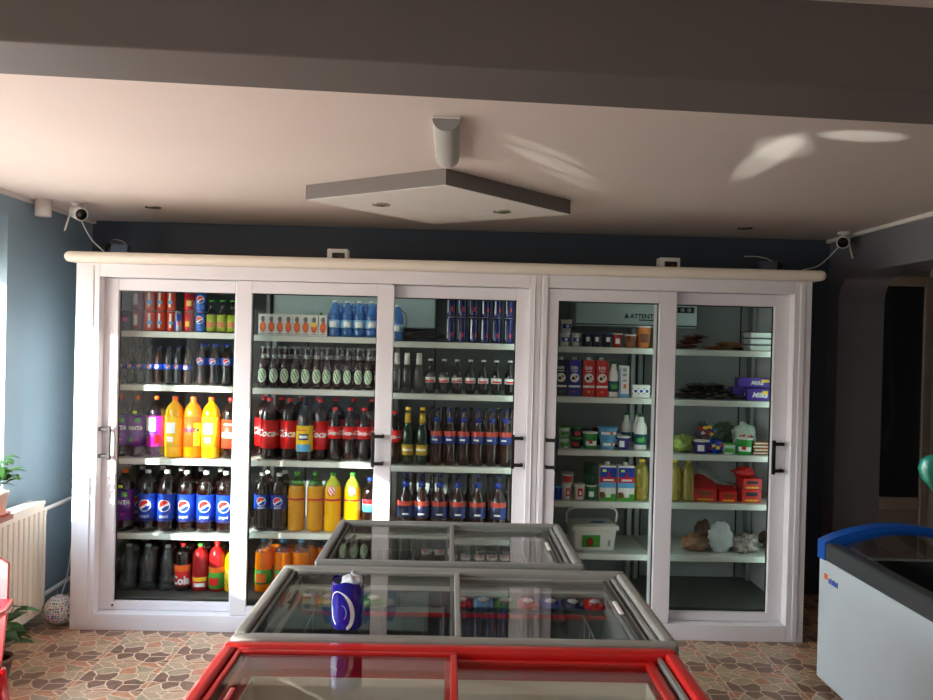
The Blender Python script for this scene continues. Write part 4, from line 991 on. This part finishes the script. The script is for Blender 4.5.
inw = mat('freezer liner white', (238, 235, 222), .5, var=.05)
ing = mat('freezer liner grey', (150, 152, 148), .5, var=.05)
freezer('chest freezer with red rim and lids, nearest of the row', -.498, .530, 1.27, 1.885, .89, fr_r, mat('freezer red enamel', (176, 20, 18), .35), inw, 0, .032)
freezer('grey-rimmed chest freezer in the middle of the row, blue cup on it', -.495, .549, 1.905, 2.528, .89, fr_g, bdw, ing, 2)
freezer('smaller grey-rimmed chest freezer nearest the coolers', -.412, .437, 2.575, 3.18, .89, fr_d, bdw, ing, 3)

# made-up packs and tray imitating colours reflected in the grey freezer lid
gf = [o for o in COL.objects if o.get('label', '').startswith('grey-rimmed chest freezer in the middle')][0]
b = MB(); b.box(-.44, .44, .152, .228, .79, .798, fr_g); b.box(-.44, .44, .147, .152, .79, .802, lblr); b.build('reflection_tray', gf)
pk = [(-.43, lblc, 'pale blue'), (-.365, lbly, 'yellow'), (-.30, lblb, 'blue'), (-.235, lblg, 'green'), (.02, lblr, 'red'), (.085, lblc, 'pale blue'), (.15, lblg, 'green'), (.215, lblr, 'red'), (.28, lblb, 'blue'), (.345, lbln, 'navy'), (.41, lblr, 'red')]
for i, (x, m_, cn) in enumerate(pk):
    b = MB(); pouch(b, .066, .066, .038, m_, None, i*2.3); b.ball((0, -.012, .034), .018, .014, .006, lblw, 8, 6)
    o = b.build('reflection_pack', None, loc=(gf.location.x+x, gf.location.y+.190, .7995)); tag(o, f'{cn} wrapped stand-in pack, {ORD[i]} of eleven from left, imitating a reflection in grey freezer', 'stand-in pack', 'packs imitating a reflection in the grey freezer')
# blue cup with ribbon loop on the grey freezer
cp = at(346, 628, 1.962); CR = .039
o = empty('cup', 'cut-open blue cup with white loop mark on the grey freezer lid', 'cup', (cp.x, 1.98, .8915))
b = MB(); bl = mat('glossy blue cup', (22, 18, 150), .2, coat=.6)
seg = 28; prof = [(.030, 0), (.036, .004), (.038, .02), (.039, .06), (.039, .112)]
b.lathe(prof, bl, seg, close=True); 
for i in range(len(b.v)):
    x, y, z = b.v[i]
    if z > .1: b.v[i] = (x, y, z + .006*math.sin(3*math.atan2(y, x)))
b.f = [f for f in b.f]; 
# drop the top cap so the cup is open, add inner wall
keep = [i for i, f in enumerate(b.f) if not (len(f) == seg and all(b.v[k][2] > .1 for k in f))]
b.f = [b.f[i] for i in keep]; b.m = [b.m[i] for i in keep]; b.sm = [b.sm[i] for i in keep]
b.lathe([(.0373, .112), (.0373, .02), (0, .012)], mat('cup inside', (90, 84, 140), .35), seg, close=False); b.build('body', o)
b = MB(); N_ = 40; vs = []; fs = []
for i in range(N_):
    t = i/(N_-1)*PI*1.68 - PI*.40
    x = -.012+.028*math.cos(t)-.007*math.sin(t); z = .050+.044*math.sin(t)
    wd = .0013+.0040*max(0, math.cos(t+.3))
    nx, nz = math.cos(t), math.sin(t)
    for q in (-wd, wd):
        xx = x+nx*q; zz = z+nz*q; th = xx/.039; vs.append((.0398*math.sin(th), -.0398*math.cos(th), zz))
fs = [(2*i, 2*i+2, 2*i+3, 2*i+1) for i in range(N_-1)]
b.add(vs, fs, lblw)
vs = []
for i in range(16):
    t = i/15*2.4-.9; x = -.010+.012*math.cos(t); z = .045+.018*math.sin(t)
    for q in (-.0009, .0009): th = (x+q*math.cos(t))/.039; vs.append((.0398*math.sin(th), -.0398*math.cos(th), z+q*math.sin(t)))
b.add(vs, [(2*i, 2*i+2, 2*i+3, 2*i+1) for i in range(15)], mat('print pale lilac', (150, 150, 210), .4)); b.build('emblem', o)
b = MB(); b.ball((.010, .004, .098), .029, .031, .030, mat('crumpled film', (225, 228, 235), .3, transl=.2), 30, 22, .28, 5, 2.6)
t_ = b.build('crumpled_wrapper', None, loc=(cp.x, 1.98, .8915)); tag(t_, 'crumpled white wrapper stuffed in the blue cup', 'wrapper')

# ------------------------------------------------------------------ blue-cornered white freezer at the right
RX, RY0, RY1 = 1.79, 2.25, 3.90
o = empty('display_freezer', 'white display freezer with blue end and dark curved rim by the right wall', 'freezer', (RX+.35, (RY0+RY1)/2, 0))
ox, oy = RX+.35, (RY0+RY1)/2
wht = mat('display freezer white', (196, 208, 214), .3, var=.02); dkr = mat('dark grey rim', (58, 62, 64), .4); blu = mat('blue end plastic', (18, 84, 176), .35)
wd = .36; L0, L1 = RY0-oy, RY1-oy
b = MB(); b.box(-wd, -wd+.05, L0, L1, .03, .60, wht); b.box(wd-.05, wd, L0, L1, .03, .60, wht); b.box(-wd+.05, wd-.05, L0, L0+.05, .03, .60, wht); b.box(-wd+.05, wd-.05, L1-.05, L1, .03, .60, wht); b.box(-wd+.05, wd-.05, L0+.05, L1-.05, .03, .12, wht); b.build('body', o, .01, 3)
b = MB(); b.box(-wd-.006, -wd+.06, L0, L1-.07, .60, .685, dkr); b.box(wd-.06, wd+.006, L0, L1-.07, .60, .685, dkr); b.build('rim', o, .012, 3)
def endcap(y0, y1):
    out = [(-wd-.006, .60)]
    n = 14
    for i in range(n+1): t = i/n; out.append((-wd-.006+(2*wd+.012)*t, .685+.085*math.sin(PI*t)**.8))
    out.append((wd+.006, .60)); b = MB()
    # an arch: outer curve minus inner curve
    inner = [(wd-.05, .60)] + [(-(-wd+.05)-(2*wd-.1)*i/n, .65+.075*math.sin(PI*i/n)**.8) for i in range(n+1)] + [(-wd+.05, .60)]
    m_ = len(out)
    for k in range(m_-1):
        a0, a1 = out[k], out[k+1]
        u = lambda p: (max(-wd+.045, min(wd-.045, p[0]*.9)), max(.60, p[1]-.045))
        i0, i1 = u(a0), u(a1)
        vs = [(x, y, z) for y in (y0, y1) for x, z in (a0, a1, i1, i0)]
        b.add(vs, [(0, 1, 2, 3), (7, 6, 5, 4), (0, 4, 5, 1), (1, 5, 6, 2), (2, 6, 7, 3), (3, 7, 4, 0)], blu)
    return b.build('end_cap', o, .0)
endcap(L1-.07, L1+.005); endcap(L0-.005, L0+.07)
b = MB(); n = 14; vs = []
for i in range(n+1):
    t = i/n; x = -wd+.05+(2*wd-.1)*t; z = .66+.085*math.sin(PI*t)**.8
    vs += [(x, L0+.07, z), (x, L1-.07, z), (x, L0+.07, z+.004), (x, L1-.07, z+.004)]
fs = []
for i in range(n): a = 4*i; c = a+4; fs += [(a, a+1, c+1, c), (a+2, c+2, c+3, a+3)]
b.add(vs, fs, lidg, True); b.build('glass_lid', o)
b = MB(); b.box(-wd+.05, -wd+.055, L0+.05, L1-.05, .12, .60, dkr); b.box(wd-.055, wd-.05, L0+.05, L1-.05, .12, .60, dkr); b.box(-wd+.05, wd-.05, L1-.055, L1-.05, .12, .60, dkr); b.box(-wd+.05, wd-.05, L0+.05, L1-.05, .12, .125, dkr); b.build('liner', o)
b = MB(); b.tube([(-.05, .1, .70), (-.03, .05, .735), (.02, .0, .745), (.06, -.03, .735)], .01, whitep); b.build('lid_handle', o)
b = MB(); 
for k in range(6): b.box(-wd-.0012, -wd, L1-.115-k*.016, L1-.104-k*.016, .505, .525+.005*(k % 2), lblb)
b.box(-wd-.0012, -wd, L1-.095, L1-.06, .515, .54, lblo); b.build('badge', o)

# ------------------------------------------------------------------ left side: radiator, ball, plants, chair
o = empty('radiator', 'white panel radiator under the window on the left wall', 'radiator', (-2.22, 3.85, 0))
b = MB(); b.box(-.03, .045, -.66, .635, .07, .655, offw)
for i in range(26):
    y = -.635+i*.0508; b.prism([(.045, y-.016), (.052, y-.010), (.052, y+.010), (.045, y+.016)], 'z', .10, .625, offw)
b.build('panel', o, .006)
b = MB(); b.box(-.034, .05, -.664, .638, .655, .672, offw)
for i in range(40): b.box(-.02, .035, -.64+i*.033, -.64+i*.033+.018, .672, .6725, greyp)
b.build('top_grille', o, .003)
b = MB(); b.tube([(.0, .655, .60), (.0, .70, .60), (-.01, .72, .60), (-.02, 1.3, .60)], .012, whitep, 10); b.build('pipe', o)
b = MB(); b.tube([(.0, .655, .12), (-.02, .75, .12), (-.02, 1.3, .12)], .012, whitep, 10); b.build('pipe', o)
for q in (-.5, .46): b = MB(); b.box(-.078, -.03, q, q+.04, .3, .6, greyp); b.build('bracket', o)
b = MB(); b.lathe([(.02, 0), (.022, .02), (.018, .035), (0, .036)], whitep, 14, Matrix.Translation((.0, .67, .60)) @ Matrix.Rotation(PI/2, 4, 'Y')); b.build('valve', o)

def ball_mat():
    m = bpy.data.materials.new('dotted ball'); m.use_nodes = True; nt = m.node_tree; N = nt.nodes; L = nt.links; p = N['Principled BSDF']
    tc = N.new('ShaderNodeTexCoord'); v = N.new('ShaderNodeTexVoronoi'); v.inputs['Scale'].default_value = 78; v.inputs['Randomness'].default_value = .35; L.new(tc.outputs['Object'], v.inputs['Vector'])
    hs = N.new('ShaderNodeHueSaturation'); hs.inputs['Saturation'].default_value = 1.1; hs.inputs['Value'].default_value = .55; L.new(v.outputs['Color'], hs.inputs['Color'])
    gt = N.new('ShaderNodeMath'); gt.operation = 'GREATER_THAN'; gt.inputs[1].default_value = .42; L.new(v.outputs['Distance'], gt.inputs[0])
    mx = N.new('ShaderNodeMixRGB'); L.new(gt.outputs[0], mx.inputs[0]); L.new(hs.outputs[0], mx.inputs[1]); mx.inputs[2].default_value = lin((225, 218, 222))
    L.new(mx.outputs[0], p.inputs['Base Color']); p.inputs['Roughness'].default_value = .3; return m
b = MB(); b.ball((0, 0, .080), .080, .080, .080, ball_mat(), 32, 20)
o = b.build('ball', None, loc=(-2.090, 4.50, 0)); tag(o, 'white play ball with coloured dots on the floor beside the cooler', 'ball')

leafm = mat('leaf green', (62, 104, 44), .45, var=.25, scale=20, transl=.25)
soilm = mat('potting soil', (50, 36, 26), .9, var=.2, scale=50)
def leaf(mb, p, d, up_, ln, wd_, m):
    d = d.normalized(); s_ = d.cross(up_); s_.normalize(); u = s_.cross(d); k = 6; vs = []
    for i in range(k+1):
        t = i/k; w_ = wd_*math.sin(PI*min(1, t*.93+.05))**.8; c = p + d*ln*t + u*(-.35*ln*t*t)
        vs += [c - s_*w_ + u*w_*.25, c, c + s_*w_ + u*w_*.25]
    fs = []
    for i in range(k):
        a = 3*i; fs += [(a, a+1, a+4, a+3), (a+1, a+2, a+5, a+4)]
    mb.add(vs, fs, m, True)
def plant(label, loc, pot_r, pot_h, n, ln, hgt, potm, saucer=True, seed=1, lean=(0, 0)):
    rnd = random.Random(seed); o = empty('potted_plant', label, 'plant', loc)
    b = MB(); b.lathe([(pot_r*.7, .006), (pot_r*.95, pot_h*.85), (pot_r, pot_h*.86), (pot_r, pot_h), (pot_r*.9, pot_h), (pot_r*.88, pot_h*.85)], potm, 22, close=False); b.lathe([(0, .006), (pot_r*.7, .006)], potm, 22, close=False); b.build('pot', o)
    b = MB(); b.lathe([(pot_r*.88, pot_h*.86), (0, pot_h*.9)], soilm, 18, close=False); b.build('soil', o)
    if saucer: b = MB(); b.lathe([(0, 0), (pot_r*.95, 0), (pot_r*1.15, .014), (pot_r*1.1, .014), (pot_r*.8, .006), (0, .006)], mat('terracotta saucer', (176, 96, 84), .5), 22, close=False); b.build('saucer', o)
    st = MB(); lf = MB()
    for i in range(n):
        a = rnd.uniform(0, 2*PI); r = rnd.uniform(.1, 1)*hgt*.5; tip = Vector((math.cos(a)*r+lean[0], math.sin(a)*r+lean[1], pot_h+hgt*rnd.uniform(.35, 1)))
        st.tube([(math.cos(a)*.01, math.sin(a)*.01, pot_h*.88), tip*.55+Vector((0, 0, pot_h*.5)), tip], .0025, leafm, 5)
        for q in range(3):
            a2 = a+rnd.uniform(-1.2, 1.2); leaf(lf, tip-Vector((0, 0, .02*q)), Vector((math.cos(a2), math.sin(a2), rnd.uniform(-.1, .7))), Vector((0, 0, 1)), ln*rnd.uniform(.7, 1.1), ln*.26, leafm)
    st.build('stem', o); lf.build('foliage', o)
    return o
plant('leafy plant in a pale pot on the window sill', (-2.158, 3.965, .7015), .062, .115, 14, .085, .18, mat('pale pot', (225, 205, 190), .4), True, 4)
plant('low green plant in a pot on the floor behind the red chair', (-2.02, 3.72, 0), .085, .12, 16, .12, .2, mat('brown pot', (120, 90, 70), .5), False, 9)

# red plastic armchair, front to the room's front
o = empty('plastic_chair', 'red plastic armchair at the left edge, near the radiator', 'chair', (-1.735, 2.62, 0), .0)
rd = mat('red chair plastic', (172, 8, 14), .25, coat=.3, var=.03)
b = MB(); b.box(-.225, .225, -.23, .20, .415, .435, rd); b.box(-.225, .225, -.245, -.225, .385, .43, rd); b.build('seat', o, .012, 3)
for sx in (-1, 1):
    b = MB(); b.tube([(sx*.25, -.27, .0), (sx*.245, -.255, .2), (sx*.24, -.24, .42), (sx*.262, -.225, .60), (sx*.272, -.19, .645)], .02, rd, 10, [.017, .02, .024, .026, .024]); b.build('leg', o)
    b = MB(); b.tube([(sx*.24, .30, 0), (sx*.23, .25, .2), (sx*.225, .20, .43)], .02, rd, 10, [.017, .02, .022]); b.build('leg', o)
    b = MB(); P = [(sx*.272, -.24, .635), (sx*.275, -.18, .655), (sx*.275, -.02, .66), (sx*.262, .12, .655), (sx*.235, .22, .66)]
    vs = []; fs = []
    for (x, y, z) in P: vs += [(x-.028, y, z-.012), (x+.028, y, z-.012), (x+.028, y, z+.010), (x-.028, y, z+.010)]
    for i in range(len(P)-1):
        for k in range(4): fs.append((4*i+k, 4*i+(k+1) % 4, 4*i+4+(k+1) % 4, 4*i+4+k))
    fs += [(3, 2, 1, 0), tuple(4*(len(P)-1)+k for k in range(4))]
    b.add(vs, fs, rd); b.build('armrest', o, .008, 3)
b = MB(); n = 12
def bp(u, v, off):   # u across -1..1, v up 0..1
    return (u*(.225-.03*v*v), .20+.10*v+.03*(1-u*u)+off, .43+v*.385-.05*v*u*u)
for (u0, u1, v0, v1) in [(-1, 1, .84, 1), (-1, 1, 0, .14), (-1, -.82, .14, .84), (.82, 1, .14, .84)] + [(-.66+.33*k-.06, -.66+.33*k+.06, .14, .84) for k in range(5)]:
    nu, nv = 6, 4; vs = []
    for off in (0, .014):
        vs += [bp(u0+(u1-u0)*i/nu, v0+(v1-v0)*j/nv, off) for i in range(nu+1) for j in range(nv+1)]
    W = nv+1; M0 = (nu+1)*W; fs = []
    for i in range(nu):
        for j in range(nv):
            q = (i*W+j, (i+1)*W+j, (i+1)*W+j+1, i*W+j+1); fs += [q, tuple(M0+k for k in reversed(q))]
    rim_ = [i*W for i in range(nu+1)] + [nu*W+j for j in range(1, W)] + [i*W+nv for i in range(nu-1, -1, -1)] + [j for j in range(nv-1, 0, -1)]
    for k in range(len(rim_)): a, c = rim_[k], rim_[(k+1) % len(rim_)]; fs.append((a, c, M0+c, M0+a))
    b.add(vs, fs, rd)
b.build('backrest', o)

# green balloon in the side room
p = at(934, 472, 5.55)
b = MB(); b.lathe([(0, -.125), (.012, -.12), (.03, -.10), (.075, -.05), (.098, .02), (.085, .075), (.045, .108), (0, .118)], mat('green balloon', (12, 100, 80), .3, transl=.2), 24, close=False); b.lathe([(.004, -.122), (.012, -.138), (0, -.135)], MATS['green balloon'], 10, close=False)
o = b.build('balloon', None, loc=(p.x, 5.55, p.z)); b = MB(); b.tube([(0, 0, -.137), (.03, .05, -.05), (.1, .11, .3), (.04, .05, 2.3-p.z)], .0015, cabw, 5); b.build('string', o); tag(o, 'green balloon hanging beside the doorway in the dark side room', 'balloon')

# ------------------------------------------------------------------ light
sun = bpy.data.lights.new('sun', 'SUN'); sun.energy = 20; sun.angle = math.radians(.6); sun.color = (1, .95, .88)
so = bpy.data.objects.new('sun', sun); COL.objects.link(so)
so.rotation_euler = Vector((.6, 1, -.306)).to_track_quat('-Z', 'Y').to_euler()
def atz(px, py, z):
    d = FWD + RT*((px-466.5)/FPX) + UP*((350-py)/FPX); return EYE + d*((z-EYE.z)/d.z)
for (px, py, src, ang, en, sc_, roll) in ((768, 157, (.50, 2.3, .93), 27, 46, (1.0, .2), 1.5), (782, 148, (.50, 2.3, .93), 14, 28, (1.0, .6), 1.2), (862, 136, (.50, 2.0, .93), 10, 58, (1.0, .5), .1),
                                          (545, 150, (.20, 2.1, .93), 20, 18, (1.0, .13), .9), (552, 163, (.20, 2.1, .93), 22, 26, (1.0, .15), .95), (573, 180, (.20, 2.1, .93), 18, 20, (1.0, .12), .9)):  # added spots that throw the glint patches onto the ceiling
    l = bpy.data.lights.new('added_glint_spot', 'SPOT'); l.energy = en; l.spot_size = math.radians(ang); l.spot_blend = .75; l.shadow_soft_size = .004; l.color = (.95, 1, .93)
    g = bpy.data.objects.new('added_glint_spot', l); COL.objects.link(g); g.location = src
    d = (atz(px, py, 2.3)-Vector(src)).normalized(); xa = Vector((math.cos(roll), math.sin(roll), 0)); za = -d; xa = (xa-za*xa.dot(za)).normalized(); ya = za.cross(xa)
    mw = Matrix((xa*sc_[0], ya*sc_[1], za)).transposed().to_4x4(); mw.translation = src; g.matrix_world = mw
w = bpy.data.worlds.new('sky'); S.world = w; w.use_nodes = True; nt = w.node_tree
bg = nt.nodes['Background']; tc = nt.nodes.new('ShaderNodeTexCoord'); sp = nt.nodes.new('ShaderNodeSeparateXYZ'); nt.links.new(tc.outputs['Generated'], sp.inputs[0])
cr = nt.nodes.new('ShaderNodeValToRGB'); nt.links.new(sp.outputs[2], cr.inputs[0])
cr.color_ramp.elements[0].position = 0; cr.color_ramp.elements[0].color = (.30, .28, .25, 1)
cr.color_ramp.elements[1].position = .5; cr.color_ramp.elements[1].color = (.62, .80, 1, 1)
e = cr.color_ramp.elements.new(.04); e.color = (.36, .36, .36, 1); e = cr.color_ramp.elements.new(.22); e.color = (1, 1, 1, 1)
nt.links.new(cr.outputs[0], bg.inputs[0]); bg.inputs[1].default_value = 20
for (y0, y1) in (WA, WB, W_FILL):
    a = bpy.data.lights.new('window_portal', 'AREA'); a.shape = 'RECTANGLE'; a.size = y1-y0; a.size_y = 1.3; a.cycles.is_portal = True
    ao = bpy.data.objects.new('window_portal', a); COL.objects.link(ao); ao.location = (-2.56, (y0+y1)/2, 1.35)
    ao.rotation_euler = Vector((1, 0, 0)).to_track_quat('-Z', 'Z').to_euler()

S.view_settings.view_transform = 'Standard'; S.view_settings.look = 'None'; S.view_settings.gamma = 1; S.view_settings.use_curve_mapping = False
S.view_settings.exposure = 0.15
c = S.cycles
c.use_denoising = True; c.max_bounces = 10; c.diffuse_bounces = 5; c.glossy_bounces = 5; c.transparent_max_bounces = 32; c.transmission_bounces = 6
c.caustics_reflective = False; c.caustics_refractive = False; c.sample_clamp_indirect = 8
